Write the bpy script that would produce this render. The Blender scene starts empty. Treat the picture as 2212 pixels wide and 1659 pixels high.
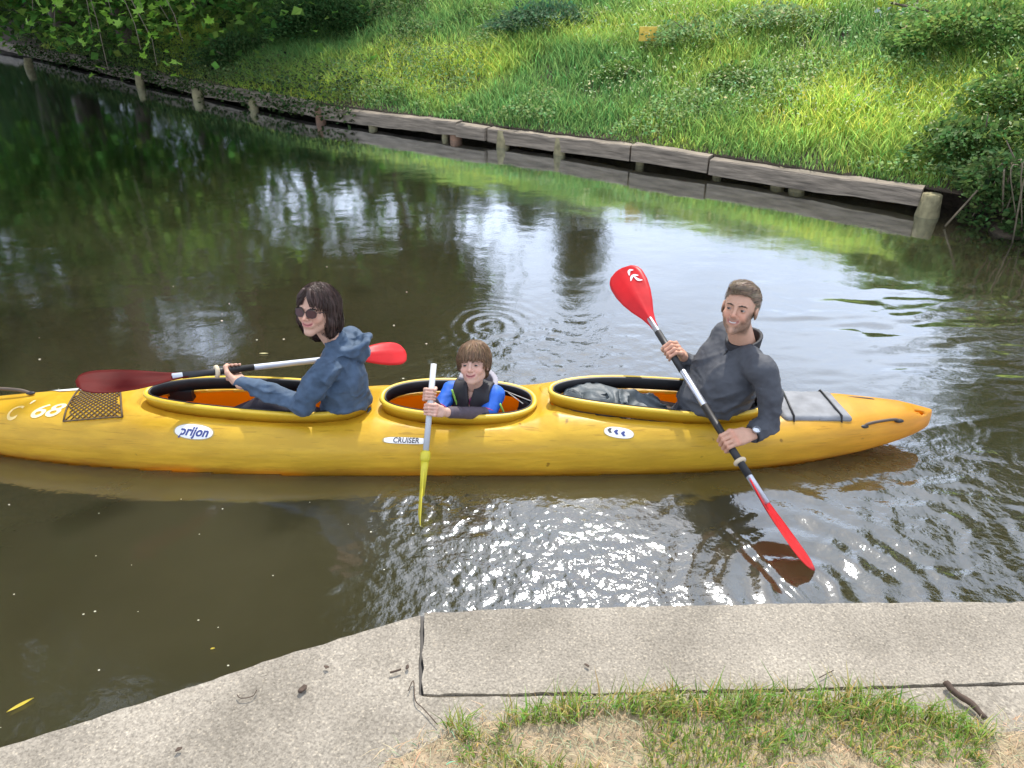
import bpy, bmesh, math, random
import numpy as np
from mathutils import Vector, Matrix
from mathutils.bvhtree import BVHTree
rng = np.random.default_rng(7)
random.seed(7)
scene = bpy.context.scene
COL = scene.collection
# ------------------------------------------------------------------ camera, sky, sun
CAMH, PITCH, F, CX, CY = 2.0, math.radians(30), 1671.0, 1106.0, 829.5
cd = bpy.data.cameras.new('camera'); cam = bpy.data.objects.new('camera', cd); COL.objects.link(cam)
cam.location = (0, 0, CAMH); cam.rotation_euler = (math.radians(60), 0, 0)
cd.sensor_width = 36; cd.lens = 36*F/2212; cd.clip_end = 500; cd.clip_start = .05
scene.camera = cam
SUN_EL, SUN_AZ = math.radians(52), math.radians(9)      # azimuth from +Y towards +X
w = bpy.data.worlds.new('World'); scene.world = w; w.use_nodes = True
nt = w.node_tree; nt.nodes.clear(); N = nt.nodes.new; L = nt.links.new
sky = N('ShaderNodeTexSky'); sky.sky_type = 'NISHITA'; sky.sun_disc = False
sky.sun_elevation = SUN_EL; sky.sun_rotation = SUN_AZ; sky.dust_density = 2.0
tc = N('ShaderNodeTexCoord'); mp = N('ShaderNodeMapping'); mp.inputs['Scale'].default_value = (1, 1, 2.2)
nz = N('ShaderNodeTexNoise'); nz.inputs['Scale'].default_value = 1.7; nz.inputs['Detail'].default_value = 7
cr = N('ShaderNodeValToRGB'); cr.color_ramp.elements[0].position = .38; cr.color_ramp.elements[1].position = .66
cl = N('ShaderNodeValToRGB'); cl.color_ramp.elements[0].color = (9.8, 11.6, 15.2, 1); cl.color_ramp.elements[1].color = (18, 19.5, 22.5, 1)
nz2 = N('ShaderNodeTexNoise'); nz2.inputs['Scale'].default_value = 3.5; nz2.inputs['Detail'].default_value = 5
mx = N('ShaderNodeMixRGB'); bg = N('ShaderNodeBackground'); ow = N('ShaderNodeOutputWorld')
mr = N('ShaderNodeMapRange'); mr.inputs['To Min'].default_value = .45; mr.inputs['To Max'].default_value = .95
L(tc.outputs['Generated'], mp.inputs['Vector']); L(mp.outputs[0], nz.inputs['Vector']); L(mp.outputs[0], nz2.inputs['Vector'])
L(nz.outputs['Fac'], cr.inputs[0]); L(nz2.outputs['Fac'], cl.inputs[0]); L(cr.outputs[0], mr.inputs['Value'])
L(mr.outputs[0], mx.inputs[0]); L(sky.outputs[0], mx.inputs[1]); L(cl.outputs[0], mx.inputs[2])
L(mx.outputs[0], bg.inputs['Color']); L(bg.outputs[0], ow.inputs['Surface'])
bg.inputs['Strength'].default_value = .11
sl = bpy.data.lights.new('sun', 'SUN'); so = bpy.data.objects.new('sun', sl); COL.objects.link(so)
sl.energy = 4.5; sl.angle = math.radians(.53); sl.color = (1, .95, .87)
sdir = Vector((math.sin(SUN_AZ)*math.cos(SUN_EL), math.cos(SUN_AZ)*math.cos(SUN_EL), math.sin(SUN_EL)))
so.rotation_euler = (-sdir).to_track_quat('-Z', 'Y').to_euler(); so.location = (2, 10, 14)
vs = scene.view_settings; vs.view_transform = 'Standard'; vs.look = 'None'; vs.gamma = 1; vs.exposure = .22; vs.use_curve_mapping = False
scene.render.engine = 'CYCLES'; scene.cycles.use_denoising = True
scene.cycles.max_bounces = 7; scene.cycles.transparent_max_bounces = 6; scene.cycles.sample_clamp_indirect = 6

# ------------------------------------------------------------------ helpers
def ray(U, V):
    a, b = (U-CX)/F, (V-CY)/F
    c, s = math.cos(PITCH), math.sin(PITCH)
    return np.array([a, c - b*s, -s - b*c])
def P(U, V, y=None, z=None):                 # point of the place seen in direction (U,V) at depth y or height z
    d = ray(U, V); t = y/d[1] if y is not None else (z-CAMH)/d[2]
    return np.array([0, 0, CAMH]) + t*d
def A(*v): return np.array(v, dtype=np.float64)
def norm(v): v = np.asarray(v, float); return v/np.linalg.norm(v)
def tag(o, label=None, cat=None, group=None, kind=None):
    if label: o['label'] = label
    if cat: o['category'] = cat
    if group: o['group'] = group
    if kind: o['kind'] = kind
    return o
def empty(name, loc=(0, 0, 0)):
    o = bpy.data.objects.new(name, None); o.empty_display_size = .1; COL.objects.link(o); o.location = loc; return o
def link(name, me, mat=None, parent=None):
    o = bpy.data.objects.new(name, me); COL.objects.link(o)
    for m in (mat if isinstance(mat, (list, tuple)) else [mat]):
        if m is not None: me.materials.append(m)
    if parent is not None:
        o.parent = parent; o.matrix_parent_inverse = Matrix.Translation(-Vector(parent.location))
    return o
def mesh(name, V, faces, smooth=True, col=None, mi=None):
    """V (n,3); faces (m,3)/(m,4) array or a list of index tuples"""
    me = bpy.data.meshes.new(name); V = np.asarray(V, np.float32)
    if isinstance(faces, np.ndarray):
        m, k = faces.shape
        me.vertices.add(len(V)); me.vertices.foreach_set('co', V.ravel())
        me.loops.add(m*k); me.loops.foreach_set('vertex_index', faces.astype(np.int32).ravel())
        me.polygons.add(m); me.polygons.foreach_set('loop_start', np.arange(0, m*k, k, dtype=np.int32))
        me.polygons.foreach_set('loop_total', np.full(m, k, np.int32))
    else:
        me.from_pydata(V.tolist(), [], faces)
    if mi is not None: me.polygons.foreach_set('material_index', np.asarray(mi, np.int32))
    me.polygons.foreach_set('use_smooth', np.full(len(me.polygons), smooth))
    me.update(calc_edges=True)
    if col is not None:
        at = me.color_attributes.new('Col', 'FLOAT_COLOR', 'POINT')
        c = np.ones((len(V), 4), np.float32); c[:, :3] = col; at.data.foreach_set('color', c.ravel())
    return me
def obj(name, V, faces, mat=None, parent=None, smooth=True, col=None, mi=None):
    return link(name, mesh(name, V, faces, smooth, col, mi), mat, parent)

def mat(name, col=(.5, .5, .5), rough=.5, var=.15, scale=20, bump=0, bscale=None, attr=False, transl=0, metal=0, coat=0, spec=.5, stretch=None, sss=0, tcol=None, detail=5):
    m = bpy.data.materials.new(name); m.use_nodes = True; t = m.node_tree; t.nodes.clear()
    N = t.nodes.new; L = t.links.new
    out = N('ShaderNodeOutputMaterial'); p = N('ShaderNodeBsdfPrincipled'); tc = N('ShaderNodeTexCoord'); mp = N('ShaderNodeMapping')
    L(tc.outputs['Object'], mp.inputs[0])
    if stretch: mp.inputs['Scale'].default_value = stretch
    nz = N('ShaderNodeTexNoise'); nz.inputs['Scale'].default_value = scale; nz.inputs['Detail'].default_value = detail; L(mp.outputs[0], nz.inputs['Vector'])
    mr = N('ShaderNodeMapRange'); mr.inputs['From Min'].default_value = .25; mr.inputs['From Max'].default_value = .75
    mr.inputs['To Min'].default_value = 1-var; mr.inputs['To Max'].default_value = 1+var; L(nz.outputs['Fac'], mr.inputs['Value'])
    mu = N('ShaderNodeVectorMath'); mu.operation = 'SCALE'; L(mr.outputs[0], mu.inputs['Scale'])
    if attr:
        a = N('ShaderNodeAttribute'); a.attribute_name = 'Col'; L(a.outputs['Color'], mu.inputs[0])
    else: mu.inputs[0].default_value = col[:3]
    L(mu.outputs[0], p.inputs['Base Color'])
    p.inputs['Roughness'].default_value = rough; p.inputs['Metallic'].default_value = metal
    p.inputs['Coat Weight'].default_value = coat; p.inputs['Specular IOR Level'].default_value = spec
    if sss: p.inputs['Subsurface Weight'].default_value = sss; p.inputs['Subsurface Radius'].default_value = (.012, .004, .002); p.inputs['Subsurface Scale'].default_value = 1
    if bump:
        b = N('ShaderNodeBump'); b.inputs['Strength'].default_value = 1; b.inputs['Distance'].default_value = bump
        n2 = N('ShaderNodeTexNoise'); n2.inputs['Scale'].default_value = bscale or scale*2; n2.inputs['Detail'].default_value = 4; L(mp.outputs[0], n2.inputs['Vector'])
        L(n2.outputs['Fac'], b.inputs['Height']); L(b.outputs[0], p.inputs['Normal'])
    sh = p.outputs[0]
    if transl:
        tr = N('ShaderNodeBsdfTranslucent'); mx = N('ShaderNodeMixShader'); mx.inputs[0].default_value = transl
        if tcol: tr.inputs['Color'].default_value = (*tcol, 1)
        else: L(mu.outputs[0], tr.inputs['Color'])
        L(sh, mx.inputs[1]); L(tr.outputs[0], mx.inputs[2]); sh = mx.outputs[0]
    L(sh, out.inputs['Surface'])
    m['p'] = p.name
    return m

def hash3(i, j, k, seed):
    n = (i*73856093) ^ (j*19349663) ^ (k*83492791) ^ (seed*2654435)
    n = (n ^ (n >> 13)) * 1274126177 & 0x7fffffff
    n = (n ^ (n >> 16)) * 668265263 & 0x7fffffff
    return ((n ^ (n >> 15)) & 0xffff)/65535.0
def vnoise(p, seed=0):                       # value noise, -1..1
    p = np.asarray(p, np.float64); i = np.floor(p).astype(np.int64); f = p-i; u = f*f*(3-2*f)
    r = 0
    for a in (0, 1):
        for b in (0, 1):
            for c in (0, 1):
                wgt = (u[..., 0] if a else 1-u[..., 0])*(u[..., 1] if b else 1-u[..., 1])*(u[..., 2] if c else 1-u[..., 2])
                r = r + wgt*hash3(i[..., 0]+a, i[..., 1]+b, i[..., 2]+c, seed)
    return r*2-1
def fbm(p, oct=3, seed=0, gain=.5):
    s, a, q = 0, 1, np.asarray(p, float)
    for o in range(oct): s = s + a*vnoise(q, seed+o*17); a *= gain; q = q*2.03+11.3
    return s
def noise2(x, y, seed=0, oct=3): return fbm(np.stack([x, y, np.zeros_like(x)], -1), oct, seed)

# ---- signed distance modelling
def smin(a, b, k):
    h = np.clip(.5+.5*(b-a)/k, 0, 1); return b*(1-h)+a*h - k*h*(1-h)
def smax(a, b, k): return -smin(-a, -b, k)
def cap(p, a, b, r1, r2=None):
    r2 = r1 if r2 is None else r2
    a = np.asarray(a, float); b = np.asarray(b, float); ab = b-a
    t = np.clip(((p-a)@ab)/max(ab@ab, 1e-9), 0, 1)
    return np.linalg.norm(p-a-t[:, None]*ab, axis=1) - (r1+(r2-r1)*t)
def chain(p, pts, rs, k=.01):
    d = None
    for i in range(len(pts)-1):
        e = cap(p, pts[i], pts[i+1], rs[i], rs[i+1]); d = e if d is None else smin(d, e, k)
    return d
def ell(p, c, r, R=None):
    q = p-np.asarray(c, float)
    if R is not None: q = q@R
    r = np.asarray(r, float); k0 = np.linalg.norm(q/r, axis=1); k1 = np.linalg.norm(q/(r*r), axis=1)
    return k0*(k0-1)/np.maximum(k1, 1e-6)
def box(p, c, r, rad=0, R=None):
    q = p-np.asarray(c, float)
    if R is not None: q = q@R
    q = np.abs(q)-(np.asarray(r, float)-rad)
    return np.linalg.norm(np.maximum(q, 0), axis=1)+np.minimum(q.max(1), 0)-rad
def yawR(a):      # columns are local axes
    c, s = math.cos(a), math.sin(a); return np.array([[c, -s, 0], [s, c, 0], [0, 0, 1.]])
def nets(D, lo, h):
    S = D < 0
    c = S[:-1, :-1, :-1].astype(np.int8)
    for a, b, g in ((1,0,0),(0,1,0),(0,0,1),(1,1,0),(1,0,1),(0,1,1),(1,1,1)):
        c = c + S[a:S.shape[0]-1+a, b:S.shape[1]-1+b, g:S.shape[2]-1+g]
    act = (c > 0) & (c < 8); I = np.argwhere(act); idx = -np.ones(act.shape, np.int64); idx[act] = np.arange(len(I))
    cor = [(a, b, g) for a in (0, 1) for b in (0, 1) for g in (0, 1)]
    vals = np.stack([D[I[:, 0]+a, I[:, 1]+b, I[:, 2]+g] for a, b, g in cor], 1)
    acc = np.zeros((len(I), 3)); cnt = np.zeros(len(I))
    for m in range(8):
        for n in range(m+1, 8):
            if sum(abs(x-y) for x, y in zip(cor[m], cor[n])) != 1: continue
            a, b = vals[:, m], vals[:, n]; cr = (a < 0) != (b < 0)
            t = np.where(cr, a/np.where(cr, a-b, 1), 0)[:, None]
            acc += np.where(cr[:, None], np.array(cor[m])*(1-t)+np.array(cor[n])*t, 0); cnt += cr
    Vx = (I+acc/np.maximum(cnt, 1)[:, None])*h + np.asarray(lo)
    Q = []
    for ax in range(3):
        o = [0, 0, 0]; o[ax] = 1
        s0 = S[:S.shape[0]-o[0], :S.shape[1]-o[1], :S.shape[2]-o[2]]; s1 = S[o[0]:, o[1]:, o[2]:]
        E = np.argwhere(s0 != s1); b, g = (ax+1) % 3, (ax+2) % 3
        ok = (E[:, b] > 0) & (E[:, g] > 0) & (E[:, b] < D.shape[b]-1) & (E[:, g] < D.shape[g]-1); E = E[ok]
        ins = s0[E[:, 0], E[:, 1], E[:, 2]]
        def cell(db, dg):
            T = E.copy(); T[:, b] += db; T[:, g] += dg; return idx[T[:, 0], T[:, 1], T[:, 2]]
        q = np.stack([cell(-1, -1), cell(0, -1), cell(0, 0), cell(-1, 0)], 1)
        q[~ins] = q[~ins][:, ::-1]; Q.append(q)
    Q = np.concatenate(Q); Q = Q[(Q >= 0).all(1)]
    return Vx, Q
def sdf_mesh(f, lo, hi, h, B=8, slack=1.6):
    lo = np.asarray(lo, float); n = np.maximum(1, np.ceil((np.asarray(hi)-lo)/(h*B)).astype(int))
    D = np.full(n*B+1, 1.0, np.float64)
    g = np.stack(np.meshgrid(*[np.arange(k) for k in n], indexing='ij'), -1).reshape(-1, 3)
    cen = lo+(g+.5)*B*h; dc = f(cen)
    near = np.abs(dc) < B*h*.87*slack
    for (i, j, k), d in zip(g[~near], dc[~near]): D[i*B:i*B+B, j*B:j*B+B, k*B:k*B+B] = 1 if d > 0 else -1
    lr = np.stack(np.meshgrid(*[np.arange(B)]*3, indexing='ij'), -1).reshape(-1, 3)
    G = g[near]
    for s in range(0, len(G), 400):
        gg = G[s:s+400]; q = (gg[:, None, :]*B+lr[None]).reshape(-1, 3)
        D[q[:, 0], q[:, 1], q[:, 2]] = f(lo+q*h)
    D[-1, :, :] = 1; D[:, -1, :] = 1; D[:, :, -1] = 1
    return nets(D, lo, h)

# ---- simple shapes
def tube(pts, r, n=8, closed=False, caps=True, flat=None):
    """swept tube -> (V, F list)"""
    pts = np.asarray(pts, float); m = len(pts); r = np.broadcast_to(np.asarray(r, float), (m,))
    V = []; tprev = None; nrm = None
    for i in range(m):
        if closed: t = norm(pts[(i+1) % m]-pts[i-1])
        else: t = norm(pts[min(i+1, m-1)]-pts[max(i-1, 0)])
        if nrm is None:
            nrm = np.cross(t, [0, 0, 1.]);
            if np.linalg.norm(nrm) < .1: nrm = np.cross(t, [1., 0, 0])
        nrm = norm(nrm-t*(nrm@t)); bi = np.cross(t, nrm)
        for k in range(n):
            a = 2*math.pi*k/n; ca, sa = math.cos(a), math.sin(a)
            if flat is not None: sa *= flat
            V.append(pts[i]+r[i]*(ca*nrm+sa*bi))
    Fc = []
    for i in range(m if closed else m-1):
        for k in range(n):
            a = i*n+k; b = i*n+(k+1) % n; c = ((i+1) % m)*n+(k+1) % n; d = ((i+1) % m)*n+k; Fc.append((a, b, c, d))
    if caps and not closed: Fc += [tuple(range(n))[::-1], tuple((m-1)*n+k for k in range(n))]
    return np.array(V), Fc
class MB:
    def __init__(s): s.V = []; s.F = []; s.C = []; s.n = 0
    def add(s, V, Fc, col=None):
        V = np.asarray(V); s.V.append(V); s.F += [tuple(int(i)+s.n for i in f) for f in Fc]; s.n += len(V)
        if col is not None: s.C.append(np.broadcast_to(np.asarray(col, float), (len(V), 3)))
        return s
    def build(s, name, m, parent=None, smooth=True):
        return obj(name, np.concatenate(s.V), s.F, m, parent, smooth, np.concatenate(s.C) if s.C else None)
def boxVF(c, r, R=None):
    V = np.array([[x, y, z] for x in (-1, 1) for y in (-1, 1) for z in (-1, 1)], float)*np.asarray(r)
    if R is not None: V = V@np.asarray(R).T
    return V+np.asarray(c), [(0, 1, 3, 2), (4, 6, 7, 5), (0, 4, 5, 1), (2, 3, 7, 6), (0, 2, 6, 4), (1, 5, 7, 3)]
def smooth_pts(pts, n=8):                    # catmull-rom
    pts = np.asarray(pts, float); q = np.vstack([2*pts[0]-pts[1], pts, 2*pts[-1]-pts[-2]]); out = []
    for i in range(1, len(q)-2):
        for t in np.linspace(0, 1, n, endpoint=False):
            a, b, c, d = q[i-1:i+3]; out.append(.5*((2*b)+(-a+c)*t+(2*a-5*b+4*c-d)*t*t+(-a+3*b-3*c+d)*t**3))
    out.append(pts[-1]); return np.array(out)
def merge(parts):                            # [(V,Q,col)] -> one
    V, Q, C, n = [], [], [], 0
    for v, q, c in parts: V.append(v); Q.append(q+n); C.append(np.broadcast_to(c, (len(v), 3))); n += len(v)
    return np.concatenate(V), np.concatenate(Q), np.concatenate(C)
def rough_shift(V, amp, sc, seed=0):
    V = np.asarray(V, float)
    return V+amp*np.stack([vnoise(V*sc, seed), vnoise(V*sc+31, seed+1), vnoise(V*sc+67, seed+2)], -1)

# ---- leaves and blades (numpy, one mesh each)
def leaves_mesh(name, C, size, col, nrm=None, spread=1.0, aspect=.6, seed=1, droop=0):
    """pointed leaf of two triangle pairs, folded on the midrib; C (n,3) centres, size (n,), col (n,3)"""
    r = np.random.default_rng(seed); n = len(C)
    d = r.normal(size=(n, 3)); d[:, 2] = d[:, 2]*.5-droop; d /= np.linalg.norm(d, axis=1)[:, None]
    base = np.tile(np.array([0, 0, 1.]), (n, 1)) if nrm is None else nrm
    u = base+spread*r.normal(size=(n, 3)); u -= d*(u*d).sum(1)[:, None]; u /= np.linalg.norm(u, axis=1)[:, None]
    s = np.cross(d, u); size = np.asarray(size)[:, None]; hw = size*aspect*.5
    a = C-d*size*.5; b = C+d*size*.5; m = C-d*size*.08
    l = m-s*hw+u*hw*.35; q = m+s*hw+u*hw*.35
    V = np.stack([a, l, b, q], 1).reshape(-1, 3)
    i = np.arange(n)[:, None]*4
    Fc = np.concatenate([i+np.array([[0, 1, 2]]), i+np.array([[0, 2, 3]])])
    return mesh(name, V, Fc, False, np.repeat(col, 4, 0))
def blades_mesh(name, B, h, wd, col, lean=.35, seed=1):
    r = np.random.default_rng(seed); n = len(B); a = r.uniform(0, 2*math.pi, n)
    ld = np.stack([np.cos(a), np.sin(a), 0*a], 1); f = r.uniform(0, math.pi, n); s = np.stack([np.cos(f), np.sin(f), 0*f], 1)
    k = (lean*r.uniform(.2, 1.6, n)*h)[:, None]; h = h[:, None]; wd = wd[:, None]; up = np.array([0, 0, 1.])
    m = B+up*h*.55+ld*k*.3; t = B+up*h*(1-.25*lean)+ld*k
    V = np.stack([B-s*wd*.5, B+s*wd*.5, m-s*wd*.42, m+s*wd*.42, t], 1).reshape(-1, 3)
    i = np.arange(n)[:, None]*5
    Fc = np.concatenate([i+np.array([[0, 1, 3]]), i+np.array([[0, 3, 2]]), i+np.array([[2, 3, 4]])])
    return mesh(name, V, Fc, False, np.repeat(col, 5, 0))
# ------------------------------------------------------------------ materials
M_leaf = mat('leaf', attr=True, rough=.65, var=.1, scale=6, transl=.45, spec=.15)
M_grass = mat('grass_blade', attr=True, rough=.6, var=.08, scale=4, transl=.58, spec=.12)
M_bark = mat('bark', (.13, .1, .07), .9, .35, 12, .01, 30, stretch=(1, 1, .3))
M_soil = mat('bank_soil', (.075, .055, .035), .95, .35, 9, .02, 30)
M_timber = mat('weathered_timber', (.21, .17, .125), .85, .6, 4, .010, 14, stretch=(1, 1, 9), detail=8)
M_post = mat('old_post', (.22, .19, .10), .9, .45, 14, .006, 40)
M_postred = mat('reddish_post', (.20, .115, .07), .9, .4, 14, .006, 40)

# ------------------------------------------------------------------ bank
SX = np.array([-60, -16, -10.4, -7.4, -5.3, -4.4, -2.42, .49, 1.9, 3.44, 3.95, 5, 7, 11., 45])
SY = np.array([62, 22.3, 16.9, 14.3, 12.4, 11.6, 10.0, 8.3, 7.36, 6.27, 5.70, 4.9, 4.0, 3.2, -6])
def shore(x):
    x = np.asarray(x, float); return (np.interp(x-.25, SX, SY)+np.interp(x, SX, SY)*2+np.interp(x+.25, SX, SY))/4
NB = norm(A(.545, .84, 0)); EB = norm(A(.84, -.545, 0))
def bank_z(x, t):
    x = np.asarray(x, float); t = np.asarray(t, float)
    hgt = 1.45+.25*np.clip((x-1)/3, 0, 1)+.2*np.clip((-x-3)/4, 0, 1)
    k = np.clip((t-.15)/3.9, 0, 1)
    z = .185+hgt*(k*.75+.25*k*k*(3-2*k))
    return z + .05*noise2(x*1.3, t*1.3, 3)*np.clip(t, 0, 1)
def bank_pt(x, t): return np.stack([x+t*NB[0], shore(x)+t*NB[1], bank_z(x, t)], -1)
xs = np.concatenate([np.linspace(-60, -16.5, 30), np.linspace(-16, 11, 200), np.linspace(12, 45, 12)]); ts = np.concatenate([[.45, .45, .125], np.linspace(.2, 4.4, 34), np.linspace(5, 60, 14)])
X, T = np.meshgrid(xs, ts, indexing='ij'); Z = bank_pt(X, T); Z[:, 0, 2] = -.8; Z[:, 1, 2] = .12
ii = np.arange(len(xs)-1)[:, None]*len(ts)+np.arange(len(ts)-1)[None]; ii = ii.ravel()
bankV, bankF = Z.reshape(-1, 3), np.stack([ii, ii+len(ts), ii+len(ts)+1, ii+1], 1)
bank = tag(obj('terrain_bank', bankV, bankF, M_soil), 'sloping canal bank of dark soil under the grass', kind='structure')
bank.name = 'terrain'
BV = BVHTree.FromPolygons(bankV.tolist(), bankF.tolist())
def bank_hit(U, V):
    h = BV.ray_cast(Vector((0, 0, CAMH)), Vector(ray(U, V)).normalized()); return np.array(h[0]) if h[0] else None
# canal bed
obj('canal_bed', [(-40, -2, -.8), (40, -2, -.8), (40, 40, -.8), (-40, 40, -.8)], [(0, 1, 2, 3)], mat('bed_mud', (.06, .05, .03), 1), smooth=False)['kind'] = 'structure'

# ---- timber revetment: beams and posts
wall = tag(empty('timber_retaining_wall', tuple(P(1205, 332, z=0))), 'weathered timber beams on short posts holding the far grassy bank', 'retaining wall')
def beam(x0, x1, z0, z1, th, t0, seed, nm='beam'):
    n = max(3, int((x1-x0)/.12)); V = []; Fc = []
    r = np.random.default_rng(seed)
    for i, x in enumerate(np.linspace(x0, x1, n)):
        dz = .012*math.sin(x*2.1+seed)+r.normal()*.004; ch = .012
        for (tt, zz) in ((t0, z0+dz), (t0, z1+dz-ch), (t0+ch, z1+dz), (t0+th, z1+dz), (t0+th, z0+dz)):
            q = np.array([x+tt*NB[0], float(shore(x))+tt*NB[1], zz+r.normal()*.003]); V.append(q)
    for i in range(n-1):
        for k in range(5): a = i*5+k; b = i*5+(k+1) % 5; Fc.append((a, a+5, b+5, b))
    Fc += [(0, 1, 2, 3, 4), tuple((n-1)*5+k for k in range(5))[::-1]]
    return obj(nm, np.array(V), Fc, M_timber, wall, False)
def xof(U, V): return P(U, V, z=0)[0]
bx = [-10.5, -8.3, -6.3, -4.75, -2.45, -.62, -.28, 1.18, 1.86, 3.38]
for i in range(len(bx)-1):
    hi = .195 if i not in (5,) else .175
    beam(bx[i]+.008, bx[i+1]-.008, .05 if i > 2 else .045, hi+(.01 if i % 2 else 0), .13, .0 if i != 5 else -.035, 11+i)
def post(U, V, r, h, m=M_post, lean=0, seed=0):
    b = P(U, V, z=0); b = b + NB*.03
    rr = np.random.default_rng(seed); k = np.linspace(-.5, h, 7)
    pts = [b+A(lean*z, lean*.3*z, z) for z in k]; rad = r*(1+.06*rr.normal(size=7)); rad[-1] *= .82
    V_, F_ = tube(pts, rad, 9); V_ = rough_shift(V_, .006, 14, seed)
    o = obj('post', V_, F_, m, wall, True); return o
for i, (U, V, r, h, m, ln) in enumerate([(425, 215, .075, .2, M_post, 0), (545, 236, .07, .2, M_post, .05), (690, 264, .062, .3, M_postred, 0), (803, 278, .055, .24, M_post, -.1),
        (958, 300, .04, .2, M_post, .1), (981, 303, .068, .24, M_postred, 0), (1083, 318, .07, .26, M_post, 0), (1205, 335, .07, .27, M_post, 0), (1380, 357, .045, .18, M_post, 0),
        (1547, 383, .05, .12, M_post, 0), (1676, 405, .062, .22, M_post, .25), (1718, 413, .075, .24, M_post, .12), (2000, 468, .095, .24, M_post, 0), (300, 190, .06, .25, M_post, .05), (60, 150, .07, .45, M_post, .1)]):
    post(U, V, r, min(h, .225)*.80, m, ln, i)

# ---- bank grass
def gcol(n, base, v, r):
    base = np.array(base); k = r.normal(size=(n, 1)); hshift = r.normal(size=(n, 1))
    c = base*(1+v*k); c[:, 0:1] *= 1+.18*hshift; return np.clip(c, .004, .9)
r = np.random.default_rng(5)
def bank_samples(n, x0, x1, t0, t1, pw=1.0):
    x = r.uniform(x0, x1, n); t = t0+(t1-t0)*r.uniform(0, 1, n)**pw; return x, t
n = 330000; x, t = bank_samples(n, -9, 6, .16, 4.4)
den = .5+.5*noise2(x*2.2, t*2.2, 21)
keep = r.uniform(size=n) < np.clip(.35+den*.9, .12, 1)*np.clip(1.1-.05*np.abs(x-2), .3, 1); x, t = x[keep], t[keep]
pt = bank_pt(x, t); n = len(x)
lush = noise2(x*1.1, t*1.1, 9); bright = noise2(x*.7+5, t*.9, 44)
hh = (.20+.09*np.clip(lush, -1, 1)+.045*r.normal(size=n))*np.clip(t/.5, .35, 1)
hh = np.clip(hh, .04, .42)
c = gcol(n, (.39, .53, .14), .22, r)
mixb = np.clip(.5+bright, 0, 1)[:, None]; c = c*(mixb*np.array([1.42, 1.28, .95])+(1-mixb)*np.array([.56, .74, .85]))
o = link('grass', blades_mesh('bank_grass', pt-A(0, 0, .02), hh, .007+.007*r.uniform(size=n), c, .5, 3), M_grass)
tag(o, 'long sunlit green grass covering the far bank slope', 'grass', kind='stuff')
# broad-leaved weeds mixed in the grass
n = 150000; x, t = bank_samples(n, -10, 6, .2, 4.5)
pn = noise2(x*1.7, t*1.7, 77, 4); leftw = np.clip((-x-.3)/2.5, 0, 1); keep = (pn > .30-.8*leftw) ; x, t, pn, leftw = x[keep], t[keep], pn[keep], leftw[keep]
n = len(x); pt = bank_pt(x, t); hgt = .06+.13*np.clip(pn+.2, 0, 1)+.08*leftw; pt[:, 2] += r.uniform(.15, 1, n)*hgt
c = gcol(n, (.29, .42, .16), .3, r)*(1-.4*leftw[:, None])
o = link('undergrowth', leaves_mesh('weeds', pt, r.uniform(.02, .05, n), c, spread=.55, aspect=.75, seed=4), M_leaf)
tag(o, 'low broad-leaved weeds and ground cover between the grass', 'undergrowth', kind='stuff')
# taller weed bushes standing at the top of the slope (dark clumps)
def clump(name, C, R, n, size, base, label, cat, seed, stems=3, var=.25, spread=.8, group=None):
    rr = np.random.default_rng(seed); root = tag(empty(name, tuple(C)), label, cat, group)
    d = rr.normal(size=(n, 3)); d /= np.linalg.norm(d, axis=1)[:, None]; rad = rr.uniform(.25, 1, n)**.45
    p = d*rad[:, None]; k = 1+.35*vnoise(p*2.3+seed, seed); p = p*k[:, None]*np.array(R); p[:, 2] = np.abs(p[:, 2])*1.0
    o = link('foliage', leaves_mesh('foliage', np.array(C)+p, rr.uniform(.6, 1.3, n)*size, gcol(n, base, var, rr), spread=spread, aspect=.7, seed=seed), M_leaf, root); o['kind'] = 'stuff'
    mb = MB()
    for i in range(stems):
        e = np.array(C)+A(*(rr.normal(size=3)*np.array(R)*.45)); e[2] = C[2]+abs(rr.normal())*R[2]*.5+R[2]*.4
        mid = (np.array(C)+e)/2+rr.normal(size=3)*.04; mb.add(*tube([np.array(C)-A(0, 0, .1), mid, e], [.012, .009, .004], 5))
    mb.build('stem', M_bark, root); return root
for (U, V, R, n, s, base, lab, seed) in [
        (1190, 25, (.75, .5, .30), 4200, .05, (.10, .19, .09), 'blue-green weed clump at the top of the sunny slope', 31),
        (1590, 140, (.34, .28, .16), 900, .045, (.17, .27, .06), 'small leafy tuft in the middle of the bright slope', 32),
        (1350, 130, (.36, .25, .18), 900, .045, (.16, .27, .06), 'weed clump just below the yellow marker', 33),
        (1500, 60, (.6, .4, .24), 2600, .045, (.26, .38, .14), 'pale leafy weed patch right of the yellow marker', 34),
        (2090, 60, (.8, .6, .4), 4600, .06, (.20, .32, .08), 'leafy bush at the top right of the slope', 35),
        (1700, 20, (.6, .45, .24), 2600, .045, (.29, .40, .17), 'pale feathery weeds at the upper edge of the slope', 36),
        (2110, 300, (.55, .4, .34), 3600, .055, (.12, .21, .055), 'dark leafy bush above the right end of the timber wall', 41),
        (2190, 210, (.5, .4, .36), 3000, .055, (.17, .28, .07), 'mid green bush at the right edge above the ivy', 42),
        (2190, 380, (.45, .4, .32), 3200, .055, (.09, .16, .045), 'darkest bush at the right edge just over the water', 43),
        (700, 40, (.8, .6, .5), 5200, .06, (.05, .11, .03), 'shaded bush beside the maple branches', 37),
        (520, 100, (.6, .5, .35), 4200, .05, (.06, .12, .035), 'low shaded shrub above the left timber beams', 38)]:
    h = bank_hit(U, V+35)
    if h is not None: clump('weed_bush', h, R, n, s, base, lab, 'bush', seed, group='weed bushes on the far bank')
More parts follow.
